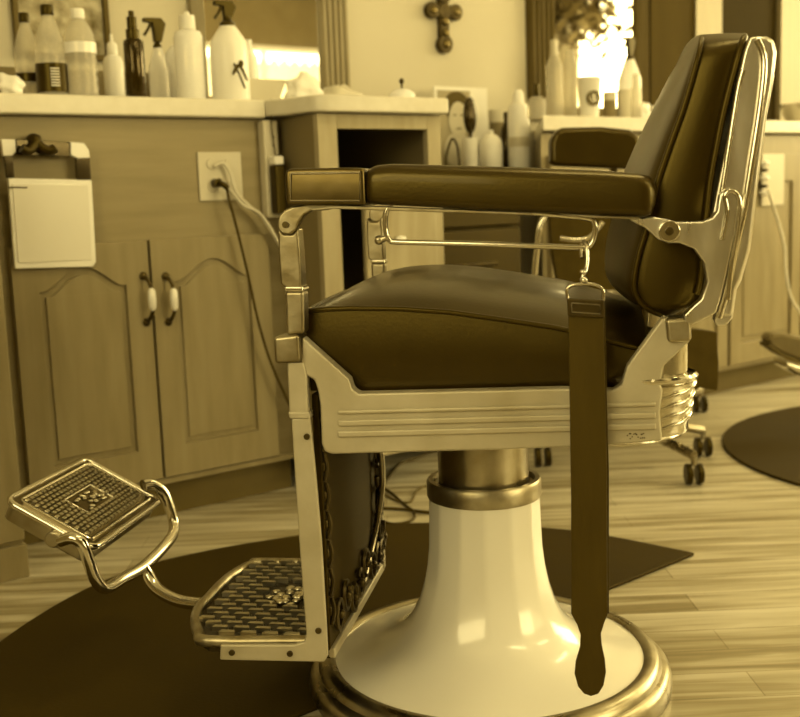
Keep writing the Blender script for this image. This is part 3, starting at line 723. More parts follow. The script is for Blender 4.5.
# ================================================================== THE BARBER CHAIR
CH = thing('barber_chair', 'vintage barber chair with dark leather cushions and porcelain pedestal', 'barber chair', CO, -YAW)
def cpart(name): 
    o = bpy.data.objects.new(name, None); COL.objects.link(o); o.parent = CH; return o
# pedestal
NF = 14
def facet(r, z, a):
    s = 2*PI/NF; k = max(0, min(1, (.21-z)/.13)); f = math.cos(s/2)/math.cos(((a+.1) % s)-s/2)
    return r*((1-k)*f+k)
prof = [(.240, .045), (.225, .049), (.20, .055), (.175, .062), (.152, .072), (.133, .086), (.118, .105), (.106, .13), (.0975, .16), (.092, .19), (.0885, .22), (.087, .26), (.086, .298)]
bm = bmesh.new(); lathe(bm, prof, 112, rad=facet); obj('pedestal', bm, M_por, CH, smooth=True)['label'] = 'white porcelain pedestal'
bm = bmesh.new(); ring = [(.238, .03), (.238, .047), (.242, .050), (.250, .050), (.258, .047), (.263, .041), (.265, .035), (.271, .033), (.277, .028), (.280, .018), (.280, .006), (.277, .0), (.24, .0)]
lathe(bm, ring+[ring[0]], 96); obj('base_ring', bm, M_chrd, CH, smooth=True)
bm = bmesh.new(); lathe(bm, [(.070, .300), (.0865, .296), (.0875, .299), (.0875, .320), (.085, .324), (.078, .324), (.076, .316), (.070, .316)], 64); obj('collar', bm, M_alu, CH, smooth=True)
bm = bmesh.new(); lathe(bm, [(.068, .29), (.069, .31), (.069, .425), (.05, .425)], 48); obj('piston', bm, M_chrd, CH, smooth=True)

# side frames (near traced, far mirrored)
side = [(302, 337), (349, 379), (352, 389), (358, 393.5), (460, 391), (560, 388.5), (613, 390), (621, 385), (627, 366), (662, 318), (690, 317),
        (690, 342), (686, 345), (664, 366), (660, 384), (663, 390), (660, 412), (662.5, 441), (608, 445.5), (500, 450), (400, 452.5), (332, 454.5), (324.5, 452), (321.5, 444), (320, 406), (317.5, 390), (314, 380), (305, 375), (300, 362)]
YN = -.28
slab('side_frame', side, YN, YN+.022, M_alud, CH, bevel=.003)
slab('side_frame', side, .258, .28, M_alud, CH, bevel=.003, trace=YN)
bm = bmesh.new()
for (xa, ya, xb, yb, h) in ((338, 412, 656, 404, 2.2), (338, 423, 656, 415, 3.2), (338, 434, 656, 426, 3.2)):
    P = px([(xa, ya-h), (xb, yb-h), (xb, yb+h), (xa, ya+h)], YN)
    prism(bm, [(p[0], YN-.004, p[2]) for p in P], (0, .0045, 0))
obj('frame_rib', bm, M_alud, CH, bevel=.0025, seg=3)
bm = bmesh.new(); rnd = random.Random(4)
for k in range(16):
    x, z = ch(626+rnd.uniform(0, 20), 436+rnd.uniform(-3, 3), YN); cyl_y(bm, x, z, .0009, YN-.0006, YN+.0005, 6)
obj('stamp_dots', bm, M_iron, CH)
# corner blocks
def block(pts, nm='corner_block'):
    o = slab(nm, pts, YN-.012, YN+.03, M_alu, CH, bevel=.005, seg=3, trace=YN); return o
block([(275.5, 336), (301, 333), (303, 361), (277, 363)]); block([(664.5, 318), (690.5, 316.5), (691, 340.5), (667, 342)])
for P in ([(275.5, 336), (301, 333), (303, 361), (277, 363)], [(664.5, 318), (690.5, 316.5), (691, 340.5), (667, 342)]):
    slab('corner_block', P, .25, .292, M_alu, CH, bevel=.005, trace=YN)
# cross members and underside
xa, za = ch(335, 400, YN); xb, zb = ch(655, 440, YN)
boxo('seat_pan', xa, xb, YN+.022, .258, zb+.006, .500, M_alud, CH, bevel=.003)
boxo('front_crossbar', ch(322, 420, YN)[0], xa, YN+.022, .258, .44, .50, M_black, CH)
# rear rounded corner with louvres
xr, zr0 = ch(661, 441, YN); zt = ch(662, 386, YN)[1]; 
def reararc(rad0, z):
    P = []
    cx, cy = xr+.003, YN+.055
    for i in range(13):
        a = -PI/2+PI/2*i/12; P.append((cx+rad0*math.cos(a), cy+rad0*math.sin(a), z))
    return P
for flip in (1, -1):
    bm = bmesh.new()
    R1 = .055; lv = [(zr0+.000, .80), (zr0+.012, .88)]
    nz = 14
    pr = []
    for i in range(nz+1):
        z = zr0+.002+(zt-zr0-.002)*i/nz; rr = R1*(.78+.18*(i/nz))+(.0016 if i % 3 == 1 else 0)
        pr.append((rr, z))
    pr += [(R1*1.02, zt+.002), (R1*1.04, zt+.006), (R1*.98, zt+.009), (R1*.9, zt+.006)]
    lathe(bm, pr, 48, (xr-.008, (YN+.055)*flip, 0)); obj('rear_bolster', bm, M_chr, CH, smooth=True)
    for k in range(4):
        bm = bmesh.new(); P = []
        for i in range(9):
            a = math.radians(-80+i*11)*flip; z = zr0+.012+k*.013+i*.0022; rr_ = R1*(.78+.18*(z-zr0)/(zt-zr0))+.001
            P.append((xr-.008+rr_*math.cos(a), (YN+.055)*flip+rr_*math.sin(a), z))
        tube(bm, P, lambda u: .0008+.0024*math.sin(PI*min(1, max(0, u))), n=8, sub=1); obj('louvre_rib', bm, M_chr, CH, smooth=True)
    bm = bmesh.new(); lathe(bm, [(.027, zt-.01), (.027, ch(676, 343, YN)[1]), (.02, ch(676, 343, YN)[1]+.003)], 32, (xr+.008, (YN+.045)*flip, 0)); obj('hinge_post', bm, M_chr, CH, smooth=True)
boxo('rear_crossbar', xr-.02, xr+.035, YN+.09, -YN-.09, zr0+.004, zt, M_alu, CH, bevel=.008)

# seat cushion
stn = [(307, 312), (325, 310), (350, 309), (400, 309.5), (450, 313), (500, 320), (560, 329), (600, 340), (648, 352)]
SX = [ch(x, y, -.25) for x, y in stn]; xs = [p[0] for p in SX]; zs = [p[1] for p in SX]
def seatz(x): return float(np.interp(x, xs, zs))
HW = .25
bm = bmesh.new(); nx, ny = 30, 24; G = []
x0, x1 = xs[0], xs[-1]
for i in range(nx+1):
    x = x0+(x1-x0)*i/nx; zp = seatz(x); row = []
    u = (x-x0)/(x1-x0)
    cr = .044*(1-math.exp(-u*9))*(1-.25*u)
    for j in range(ny+1):
        v = -1+2*j/ny; row.append(bm.verts.new((x-(.012*math.sin(PI*j/ny) if i == 0 else 0), HW*v, zp+cr*(1-abs(v)**2.6)**.75)))
    G.append(row)
for i in range(nx):
    for j in range(ny): bm.faces.new([G[i][j], G[i+1][j], G[i+1][j+1], G[i][j+1]])
topc = obj('seat_cushion', bm, M_lea, CH, smooth=True, angle=60)
zbot = .5035
def zb_(x): return zbot
bm = bmesh.new()
rimpts = [(x0+(x1-x0)*i/nx, -HW) for i in range(nx+1)]+[(x1, -HW+2*HW*j/10) for j in range(1, 11)]+[(x1-(x1-x0)*i/nx, HW) for i in range(1, nx+1)]+[(x0-.012*math.sin(PI*j/10), HW-2*HW*j/10) for j in range(1, 10)]
rows = []
for k in range(9):
    t_ = k/8; b_ = .0035*math.sin(PI*t_)
    row = []
    for (x, y) in rimpts:
        zt_ = seatz(x); ox = -b_ if x <= x0+.001 else 0; oy = (-b_ if y <= -HW+.001 else b_ if y >= HW-.001 else 0)
        row.append(bm.verts.new((x+ox, y+oy, zbot+(zt_-zbot)*t_)))
    rows.append(row)
L = len(rimpts)
for a, b in zip(rows, rows[1:]):
    for i in range(L): bm.faces.new([a[i], a[(i+1) % L], b[(i+1) % L], b[i]])
f = bm.faces.new(rows[0])
obj('cushion_boxing', bm, M_lea, topc, smooth=True, angle=60)
bm = bmesh.new(); tube(bm, [(x, y, seatz(x)+.001) for x, y in rimpts], .0035, n=8, sub=1, closed=True); obj('piping', bm, M_pipe, topc, smooth=True)

# backrest cushion
FL = [(703, 36), (697, 60), (684, 106), (670, 145), (657, 184), (646, 230), (638, 258), (634, 289), (645, 307), (662, 316)]
NL = [(750, 34), (743, 50), (728, 106), (720, 145), (713, 184), (708, 230), (706, 258), (702, 289), (692, 305), (670, 318)]
BW = -.245
FLs = smooth_path([(a[0], 0, a[1]) for a in (ch(*p, BW) for p in FL)], 4); NLs = smooth_path([(a[0], 0, a[1]) for a in (ch(*p, BW) for p in NL)], 4)
hws = []; nt = len(FLs)
for i in range(nt):
    u = i/(nt-1); hw = -BW*(1-.10*max(0, 1-u*8)**2)*(1-.06*max(0, (u-.9)*10)); hws.append(hw)
bm = bmesh.new(); rows = []
for i in range(nt):
    f, b = FLs[i], NLs[i]; hw = hws[i]; u = i/(nt-1)
    bul = .040*max(0, math.sin(PI*min(1, u*.97+.01)))**.6
    dirv = (f-b).normalized(); row = []
    m1 = 6
    for j in range(m1): 
        q = b.lerp(f, j/m1); row.append((q.x, -hw-.004*math.sin(PI*j/m1), q.z))
    m2 = 20
    for j in range(m2+1):
        v = -1+2*j/m2; bb = bul*(1-abs(v)**2.4)**.8
        row.append((f.x+dirv.x*bb, hw*v, f.z+dirv.z*bb+(.012*(1-v*v) if i == 0 else 0)))
    for j in range(m1-1, -1, -1):
        q = b.lerp(f, j/m1); row.append((q.x, hw+.004*math.sin(PI*j/m1), q.z))
    rows.append([bm.verts.new(p) for p in row])
for a, b in zip(rows, rows[1:]):
    for j in range(len(a)): bm.faces.new([a[j], a[(j+1) % len(a)], b[(j+1) % len(b)], b[j]])
# rounded top cap
top = rows[0]; c_ = Vector((0, 0, 0))
for v in top: c_ += v.co
c_ /= len(top); prev = top
upd = Vector((.25, 0, 1)).normalized()
for sc_, dz in ((.93, .006), (.8, .010), (.5, .014)):
    cur = [bm.verts.new(c_+(v.co-c_)*sc_+upd*dz) for v in top]
    for j in range(len(cur)): bm.faces.new([prev[j], prev[(j+1) % len(cur)], cur[(j+1) % len(cur)], cur[j]])
    prev = cur
bm.faces.new(prev); bm.faces.new(rows[-1])
bk = obj('backrest', bm, M_leab, CH, smooth=True, angle=70)
for sg in (-1, 1):
    bm = bmesh.new(); tube(bm, [(p.x, sg*(h+.002), p.z) for p, h in zip(FLs, hws)], .0036, n=8, sub=1); obj('piping', bm, M_leab, bk, smooth=True)
    bm = bmesh.new(); tube(bm, [(p.x-.004, sg*(h+.004), p.z) for p, h in zip(NLs[:30], hws)], .0045, n=8, sub=1); obj('piping', bm, M_leab, bk, smooth=True)
# back frame
bf = [(750, 37), (767, 36), (774, 40), (777, 52), (773, 85), (767, 117), (759, 178), (751, 248), (742, 280), (737, 290), (733, 318), (727, 325), (717, 326), (714, 321), (719, 305), (712, 312), (692, 322), (684, 318), (700, 300), (707, 284), (706, 262), (712, 215), (719, 180), (727, 140), (737, 84), (745, 50)]
for sg in (1, -1):
    o = slab('back_frame', bf, -.27*sg, -.243*sg, M_chrf, CH, bevel=.004, seg=3, trace=-.27)
bm = bmesh.new()     # full width shell, along the rear edge
RE = [(752, 36), (767, 36), (774, 40), (777, 52), (773, 85), (767, 117), (759, 178), (751, 248), (742, 280), (737, 290), (733, 318)]
INN = [(720, 318), (726, 290), (731, 270), (737, 240), (745, 178), (753, 117), (760, 85), (763, 55), (755, 44)]
P = px(RE+INN, -.27)
prism(bm, [(p[0], -.272, p[2]) for p in P], (0, .544, 0)); obj('back_shell', bm, M_chrf, CH, bevel=.006, seg=3)
# ridge along the frame face
bm = bmesh.new(); P = px([(757, 40), (764, 60), (761, 100), (752, 160), (744, 210), (735, 250), (727, 290), (719, 318)], -.272); tube(bm, [(p[0], -.273, p[2]) for p in P], .0045, n=8); obj('frame_bead', bm, M_chr, CH, smooth=True)
bm = bmesh.new(); P = px([(743, 70), (738, 90), (730, 140), (724, 180), (719, 212)], -.272); tube(bm, [(p[0], -.272, p[2]) for p in P], .003, n=8); obj('frame_bead', bm, M_chr, CH, smooth=True)
# hinge bracket
br = [(628, 218), (653, 217), (668, 219.5), (676, 222), (702, 221.5), (712, 217.5), (717, 211), (719.5, 195), (724, 190), (731, 189), (736.5, 193), (738, 201), (735.6, 225), (728, 263), (720.5, 298), (716, 313), (692, 325), (684, 323), (684, 315), (693, 306), (701, 299), (707, 282), (704, 263), (694, 249), (680, 243), (668, 243), (658, 239.5), (645, 228), (632, 221.5)]
for sg in (1, -1): slab('back_bracket', br, -.292*sg, -.268*sg, M_chrf, CH, bevel=.0045, seg=3, trace=-.29)
bm = bmesh.new(); P = px([(728, 300), (731, 270), (737, 235), (740, 205), (736, 193), (729, 191), (725, 197), (727, 212), (722, 240)], -.294); tube(bm, [(p[0], -.293, p[2]) for p in P], .003, n=8); obj('bracket_bead', bm, M_chr, CH, smooth=True)
for sg in (1, -1):
    x, z = ch(669, 231, -.292); bm = bmesh.new(); cyl_y(bm, x, z, .013, -.298*sg, -.29*sg, 24); obj('hinge_boss', bm, M_chr, CH, bevel=.002)
    bm = bmesh.new(); cyl_y(bm, x, z, .005, -.301*sg, -.297*sg, 16); obj('screw', bm, M_iron, CH, bevel=.001)

# armrests
AF = -.305
pad = [(365.5, 204), (365.5, 175), (369, 169), (377, 165.5), (390, 164), (450, 165), (520, 167), (600, 170), (640, 173), (651, 176), (656, 184), (656, 205), (652, 215), (645, 217), (600, 215.5), (500, 211)]
cap = [(285.5, 175), (288, 170.5), (292, 169), (340, 168), (364.5, 168.5), (364.5, 204.5), (320, 204.5), (289, 204.5), (286, 200)]
for sg in (1, -1):
    ar = cpart('armrest')
    y0, y1 = AF*sg, (AF+.068)*sg
    loft_bar('arm_pad', [(362, 173), (366, 168), (375, 165), (390, 163.5), (450, 165), (520, 167), (600, 170), (640, 173), (651, 176), (656.5, 184)], [(362, 204), (500, 211), (600, 215.5), (645, 217), (652, 215), (656.5, 205)], min(y0, y1), max(y0, y1), .016, AF, M_lea, ar)
    loft_bar('arm_cap', [(284.5, 174), (286, 170.5), (290, 168.5), (340, 167.5), (365.5, 168)], [(284.5, 202), (287, 205), (365.5, 205)], min(y0, y1)-.001, max(y0, y1)+.001, .005, AF, M_nick, ar)
    slab('arm_plate', [(300, 204), (330, 205), (500, 211.5), (640, 217), (640, 220), (500, 214.5), (330, 209), (310, 211)], (AF+.012)*sg, (AF+.055)*sg, M_alu, ar, bevel=.001, trace=AF)
    if sg == 1:
        bm = bmesh.new(); P = px([(291, 173.5), (360, 172.5), (360, 200.5), (291, 200.5)], AF); tube(bm, [(p[0], AF-.0015, p[2]) for p in P+[P[0]]], .0016, n=6, sub=1); obj('cap_bead', bm, M_chr, ar, smooth=True)
# arm front bracket and posts
brk = [(278, 222), (280, 215), (285, 210), (293, 206.5), (306, 204), (330, 204), (330, 210), (312, 211), (305, 215), (300, 222), (297, 230), (290, 235), (282, 234), (278, 229)]
post = [(277.5, 228), (284, 234), (292, 234), (298, 228), (300, 250), (302, 284), (300, 288), (284, 288), (280, 284), (278, 255)]
post2 = [(284, 291), (304, 291), (304.5, 334), (286, 336)]
neck = [(284, 286), (302, 286), (304, 292), (283.5, 292)]
leg1 = [(286.5, 362), (303, 362), (306.5, 375), (308, 414), (289, 417)]
leg2 = [(291, 419), (309.5, 416), (315, 470), (321, 540), (326, 625), (327.5, 656), (324, 662.5), (219.5, 660.5), (220, 645), (294, 645), (304, 642), (306, 634), (303, 600), (298, 530)]
for sg in (1, -1):
    slab('arm_bracket', brk, -.293*sg, -.278*sg, M_alu, CH, bevel=.003, trace=-.29)
    x, z = ch(285.7, 224.7, -.293); bm = bmesh.new(); cyl_y(bm, x, z, .0042, -.2955*sg, -.292*sg, 14); obj('screw', bm, M_iron, CH)
    slab('arm_post', post, -.288*sg, -.262*sg, M_alu, CH, bevel=.004, seg=3, trace=-.288)
    slab('arm_post', post2, -.288*sg, -.262*sg, M_alu, CH, bevel=.005, seg=3, trace=-.288)
    slab('post_collar', neck, -.291*sg, -.259*sg, M_chr, CH, bevel=.003, trace=-.291)
slab('footrest_strut', leg1, -.284, -.266, M_alud, CH, bevel=.003)
slab('footrest_strut', leg2, -.284, -.276, M_alud, CH, bevel=.0025)
slab('strut_joint', [(287.5, 412), (309, 412), (310, 419), (289.5, 419)], -.286, -.266, M_alud, CH, bevel=.002)
# far strut, stepped inward so it carries the far side of the footplate
slab('footrest_strut', [(287, 362), (306, 362), (324, 560), (327.5, 656), (303, 656), (300, 560)], .10, .108, M_alud, CH, bevel=.002, trace=-.284)
bm = bmesh.new()
for x, y in ((307, 436.5), (318.5, 630.5), (232, 652.5), (290, 653.5)):
    X, Z = ch(x, y, -.284); cyl_y(bm, X, Z, .0042, -.287, -.283, 14); obj('screw', bm, M_iron, CH, bevel=.001); bm = bmesh.new()
bm.free()

# footplate
ZF = ch(260, 640, -.27)[1]
fo = [(300, 637), (208, 637), (199, 630), (195.5, 618), (198, 606), (206, 597), (217, 585), (228, 575), (240, 567), (252, 561.5), (264, 559), (330, 558), (345, 600)]
FP = [chf(x, y, ZF) for x, y in fo[:-2]]
xback = ch(324, 640, -.276)[0]; yfar = FP[-1][1]
FP = FP+[(xback, yfar), (xback, FP[0][1])]
fp = cpart('footplate')
bm = bmesh.new(); prism(bm, [(x, y, ZF-.022) for x, y in FP], (0, 0, .014)); obj('plate_base', bm, M_gbase, fp, bevel=.002)
bm = bmesh.new(); tube(bm, [(x, y, ZF-.006) for x, y in [(q.x, q.y) for q in smooth_path([(xback-.004, FP[0][1], 0)]+[(x, y, 0) for x, y in FP[:-1]], 3)]], .0085, n=10, sub=1, rz=.008); obj('plate_rim', bm, M_alu, fp, smooth=True)
def inside(x, y, poly):
    c = False; j = len(poly)-1
    for i in range(len(poly)):
        if (poly[i][1] > y) != (poly[j][1] > y) and x < (poly[j][0]-poly[i][0])*(y-poly[i][1])/(poly[j][1]-poly[i][1])+poly[i][0]: c = not c
        j = i
    return c
bm = bmesh.new(); ys = min(p[1] for p in FP)+.016; row = 0
y = ys
cxm, cym = -.30, (ys+yfar)/2
cm = -.285
while y < yfar-.008:
    x = min(p[0] for p in FP)+.006+(.0155 if row % 2 else 0)
    while x < xback-.02:
        if inside(x-.006, y, FP) and inside(x+.024, y, FP) and inside(x+.01, y+.01, FP) and not ((x+.009-cm)**2/.045**2+(y-cym)**2/.05**2 < 1):
            prism(bm, [(x, y-.003, ZF-.004), (x+.023, y-.003, ZF-.004), (x+.021, y+.005, ZF-.004), (x+.002, y+.005, ZF-.004)], (0, 0, .007))
        x += .031
    y += .0165; row += 1
for k in range(26):
    a = random.random()*2*PI; q = random.random()**.5
    ball(bm, (cm+.036*q*math.cos(a), cym+.042*q*math.sin(a), ZF-.004), .006, 1.3, 1, .6, 8)
obj('tread', bm, M_grate, fp, smooth=True)

# leg panel and its cast ornaments
xp = ch(322, 470, -.24)[0]
lp = cpart('leg_panel')
yq = .105
bm = bmesh.new(); box(bm, xp-.006, xp+.004, -.255, yq, .135, .50); obj('panel_board', bm, mat('leg panel board', .03, .6, var=.1, spec=.3), lp, bevel=.002)
bm = bmesh.new()
for yy in (yq-.012,): box(bm, xp-.012, xp+.012, yy, yy+.012, .14, .50)
box(bm, xp-.002, xp+.010, -.255, yq, .135, .150)
obj('panel_rail', bm, M_alud, lp, bevel=.003)
bm = bmesh.new(); rnd = random.Random(11)
for k in range(7):
    z = .18+k*.042; yy = yq-.03
    a = [(xp+.012, yy+.02*math.cos(q*.9+k), z+.02*math.sin(q*.9+k)) for q in range(7)]; tube(bm, a, .004, n=6)
for k in range(8):
    yy = -.22+k*.045; z = .165+.012*math.sin(k*2)
    a = [(xp+.010, yy+.018*math.cos(q*.95+k), z+.02+.02*math.sin(q*.95+k)) for q in range(7)]; tube(bm, a, .004, n=6); ball(bm, (xp+.012, yy, z+.02), .007)
for k in range(8):
    z = .2+k*.04; ball(bm, (xp+.004, -.248, z), .004, 1, 1, 2.2)
    tube(bm, [(xp+.006, -.25, z-.018), (xp+.010, -.247, z), (xp+.006, -.244, z+.018)], .003, n=6)
obj('cast_scroll', bm, M_iron, lp, smooth=True)
bm = bmesh.new(); tube(bm, [(xp+.01, yq-.03, .50), (xp+.018, yq-.05, .40), (xp+.02, yq-.04, .30), (xp+.01, yq-.07, .22), (xp+.008, yq-.16, .17)], .005, n=8); obj('panel_link', bm, M_chrd, lp, smooth=True)

# flip-up footrest
ff = cpart('flip_footrest')
A_ = Vector((ch(15, 499, -.14)[0], -.14, ch(15, 499, -.14)[1])); B_ = Vector((ch(94, 543, -.14)[0], -.14, ch(94, 543, -.14)[1]))
Lv = B_-A_; Wv = Vector((0, .245, 0)); ex = Lv.normalized(); ey = Vector((0, 1, 0)); ez = ex.cross(ey).normalized()
if ez.z < 0: ez = -ez
LL = Lv.length; WW = .245
def rr(x0, x1, y0, y1, r, k=5):
    P = []
    for cx, cy, a0 in ((x1-r, y0+r, -PI/2), (x1-r, y1-r, 0), (x0+r, y1-r, PI/2), (x0+r, y0+r, PI)):
        for i in range(k+1): a = a0+PI/2*i/k; P.append((cx+r*math.cos(a), cy+r*math.sin(a)))
    return P
def fpt(u, v, w): return A_+ex*u+ey*v+ez*w
bm = bmesh.new(); prism(bm, [fpt(u, v, -.034) for u, v in rr(-.006, LL+.003, -.008, WW+.006, .015)], ez*.030); obj('plate_body', bm, M_chrd, ff, bevel=.003)
bm = bmesh.new(); tube(bm, [fpt(u, v, -.004) for u, v in rr(-.008, LL+.005, -.010, WW+.008, .017)], .0055, n=8, sub=1, closed=True); tube(bm, [fpt(u, v, -.001) for u, v in rr(.006, LL-.008, .006, WW-.008, .008)], .0022, n=6, sub=1, closed=True); obj('plate_rim', bm, M_chr, ff, smooth=True)
bm = bmesh.new(); prism(bm, [fpt(u, v, -.004) for u, v in rr(-.004, LL+.001, -.006, WW+.004, .010)], ez*.0015); obj('tread_recess', bm, M_nick, ff)
bm = bmesh.new(); i = 0; u = .014
while u < LL-.012:
    v = .014+(.006 if i % 2 else 0)
    while v < WW-.014:
        if not (LL*.33 < u < LL*.66 and WW*.3 < v < WW*.68):
            c = fpt(u, v, -.002); prism(bm, [c-ex*.0028-ey*.0042, c+ex*.0028-ey*.0042, c+ex*.0028+ey*.0042, c-ex*.0028+ey*.0042], ez*.0045)
        v += .0125
    u += .0088; i += 1
for a, b in ((.33, .66),):
    tube(bm, [fpt(x, y, .0) for x, y in ((LL*a, WW*.31), (LL*b, WW*.31), (LL*b, WW*.68), (LL*a, WW*.68), (LL*a, WW*.31))], .0012, n=6, sub=1)
for k in range(24):
    x = LL*(.38+.24*random.random()); y = WW*(.35+.29*random.random()); c = fpt(x, y, -.001); ball(bm, c, .0035, 1, 1.4, .6, 8)
obj('tread', bm, M_grate, ff, smooth=True)
def c3(x, y, yc): a = ch(x, y, yc); return (a[0], yc, a[1])
tubeo('yoke', [c3(60, 541, -.158), c3(72, 538, -.160), c3(82, 544, -.158), c3(89, 562, -.155), c3(96, 580, -.148), c3(106, 588, -.13), c3(122, 579, -.08), c3(143, 567, -.02), c3(160, 551, .04), c3(172, 536, .095), c3(174, 524, .125), c3(170, 508, .13), c3(163, 492, .128), c3(152, 484, .115), c3(143, 485, .10)], .0095, M_chr, ff, n=14)
tubeo('stem', [c3(143, 566, -.02), c3(148, 575, -.02), c3(157, 589, -.03), c3(176, 600, -.045), c3(198, 604, -.06), c3(214, 604, -.07)], .010, M_chr, ff, n=14)
bm = bmesh.new(); c = fpt(LL*.62, 0, -.016); cyl_y(bm, c.x, c.z, .013, -.165, -.138, 20); obj('pivot_boss', bm, M_chrd, ff, bevel=.003); bm = bmesh.new(); c2_ = fpt(LL*.62, WW, -.016); cyl_y(bm, c2_.x, c2_.z, .010, .10, .125, 20); obj('pivot_boss', bm, M_chrd, ff, bevel=.003)

# strop rail under the arm
rl = [(388, 208), (385.5, 216), (386, 232), (390, 240), (400, 242), (480, 244), (560, 247), (584, 247.5), (592, 243), (595, 232), (594.5, 223), (588, 218.5), (560, 215.5), (533, 213)]
YR = -.29
tubeo('strop_rail', [c3(x, y, YR) for x, y in rl], .0034, M_chr, CH, n=10)
X, Z = ch(379, 240, YR); bm = bmesh.new(); ball(bm, (X, YR, Z), .006); tube(bm, [(X, YR, Z), c3(386, 238, YR)], .004, sub=1); obj('rail_lug', bm, M_chrd, CH, smooth=True)

# ------------------------------------------------------------------ the strop (hangs from the rail)
sx0, sz0 = ch(586, 300, -.31)
T = thing('razor_strop', 'long dark leather razor strop hanging from the chair rail', 'strop', CO, -YAW)
YS = -.312
SP = [(568, 300), (603.5, 302), (604, 330), (605.5, 400), (607, 470), (607.5, 615), (604, 624), (601, 634), (601.8, 645), (605, 660), (606, 673), (603.5, 686), (598.5, 694), (591, 696.5), (584, 694), (578, 687), (574.5, 674), (575.5, 662), (580, 647), (580.5, 635), (577, 625), (571, 614), (571, 500), (569.5, 400)]
slab('leather_strap', SP, YS, YS+.004, M_strap, T, bevel=.0012, trace=YS)
slab('canvas_strap', [(571, 302), (605, 303), (607, 400), (609, 470), (609, 614), (574, 614), (573, 500), (571, 400)], YS+.006, YS+.009, M_strapl, T, bevel=.001, trace=YS+.006)
slab('end_clasp', [(567, 298), (604.5, 300), (605, 318), (567.5, 316)], YS-.004, YS+.010, M_iron, T, bevel=.002, trace=YS)
bm = bmesh.new(); P = px([(571.5, 303), (600, 305), (600.5, 314), (572, 312)], YS-.005); tube(bm, [(p[0], YS-.0045, p[2]) for p in P+[P[0]]], .0008, n=6, sub=1); obj('clasp_stitching', bm, M_chrd, T, smooth=True)
bm = bmesh.new(); P = [(568, 300), (567, 290), (571, 286), (580, 284.5), (592, 284.5), (600, 287), (603.5, 292), (603, 301)]; tube(bm, [(c3(*p, YS)[0], YS+.003, c3(*p, YS)[2]) for p in P], .0022, n=8); obj('ring', bm, M_chr, T, smooth=True)
bm = bmesh.new(); tube(bm, [c3(584, 283, YS+.003), c3(583, 276, YS+.003), c3(586, 270, YS+.006), c3(587.5, 258, YS+.01), c3(586.5, 246, YS+.014), c3(583, 242, YS+.02), c3(581, 248, YS+.022), c3(582, 258, YS+.015)], .0026, n=8)
ball(bm, c3(584, 280, YS+.003), .0055, 1, 1, .8); ball(bm, c3(583, 272, YS+.003), .004, 1, 1, .8); obj('swivel_hook', bm, M_chr, T, smooth=True)

# ------------------------------------------------------------------ rolling stool behind
cx, cy = .60, 2.98
RC_ = thing('rolling_chair', 'dark padded rolling chair with casters behind the barber chair', 'chair', (cx, cy, 0), math.radians(0))
def L3(x, y, Y): p = plane(x, y, [0, Y, 0], np.array([0, 1., 0])); return (p[0]-cx, Y-cy, p[2])
P = [L3(x, y, 2.95) for x, y in [(549, 166), (549, 142), (553, 132), (561, 128), (600, 127), (628, 130), (637, 136), (641, 150), (641, 170)]]
bm = bmesh.new(); prism(bm, [(p[0], p[1]-.03, p[2]) for p in P], (0, .06, 0)); obj('backrest', bm, M_lea, RC_, bevel=.015, seg=4)
bm = bmesh.new(); lathe(bm, [(.0, .40), (.19, .40), (.21, .42), (.21, .45), (.19, .47), (0, .475)], 40); obj('seat', bm, M_lea, RC_, smooth=True)
bm = bmesh.new(); lathe(bm, [(.025, .10), (.025, .28), (.015, .28), (.015, .40)], 20); lathe(bm, [(.04, .09), (.04, .13)], 20); obj('column', bm, M_chrd, RC_, smooth=True)
tubeo('back_post', [(0, .1, .42), (0, .16, .5), (0, .12, .7), (0, .02, .84)], .012, M_chrd, RC_)
cas = [floorp(694, 484), floorp(543, 466), floorp(703, 456), floorp(700, 412), floorp(590, 438)]
for k, p in enumerate(cas):
    x, y = p[0]-cx, p[1]-cy
    l = cpart('leg'); l.parent = RC_
    tubeo('spoke', [(0, 0, .11), (x*.6, y*.6, .095), (x, y, .075)], .013, M_chrd, l)
    bm = bmesh.new(); tube(bm, [(x, y, .075), (x, y, .05)], .008, sub=1)
    obj('caster_stem', bm, M_chrd, l, smooth=True)
    bm = bmesh.new()
    for q in (-.014, .014):
        prism(bm, [(x+q-.008, y+.027*math.cos(2*PI*i/20), .027+.027*math.sin(2*PI*i/20)) for i in range(20)], (.016, 0, 0))
    obj('caster_wheel', bm, M_black, l, bevel=.004)['label'] = 'black caster wheel'
bm = bmesh.new(); tube(bm, [(-.03+.17*math.cos(2*PI*i/40), -.09+.17*math.sin(2*PI*i/40), .115) for i in range(40)], .008, n=10, sub=1, closed=True); obj('foot_ring', bm, M_chr, RC_, smooth=True)
for (xx, Y) in ((543, 2.7),):
    tubeo('arm_tube', [L3(548, 213, Y), L3(540, 225, Y), L3(538, 240, Y), L3(535, 268, Y), L3(533, 300, Y)], .008, M_chr, RC_)
tubeo('arm_tube', [L3(560, 238, 2.7), L3(575, 240, 2.7), L3(590, 237, 2.7), L3(603, 222, 2.7)], .006, M_chr, RC_)
def drape(name, label, P, Y, M, cat, depth_=.03, seed=1):
    bm = bmesh.new(); Q = [plane(x, y, [0, Y, 0], np.array([0, 1., 0])) for x, y in P]
    prism(bm, [(q[0], Y, q[2]) for q in Q], (0, depth_, 0)); bmesh.ops.subdivide_edges(bm, edges=bm.edges, cuts=3, use_grid_fill=True)
    for v in bm.verts: v.co.y += .008*math.sin(v.co.x*70+seed)+.004*math.sin(v.co.z*40)
    return tag(obj(name, bm, M, smooth=True, angle=70), label, cat)
drape('draped_cape', 'dark cloth hanging under the back of the barber chair', [(684, 328), (716, 332), (718, 362), (716, 390), (700, 388), (690, 394), (683, 380)], 2.62, M_cloth, 'cloth')
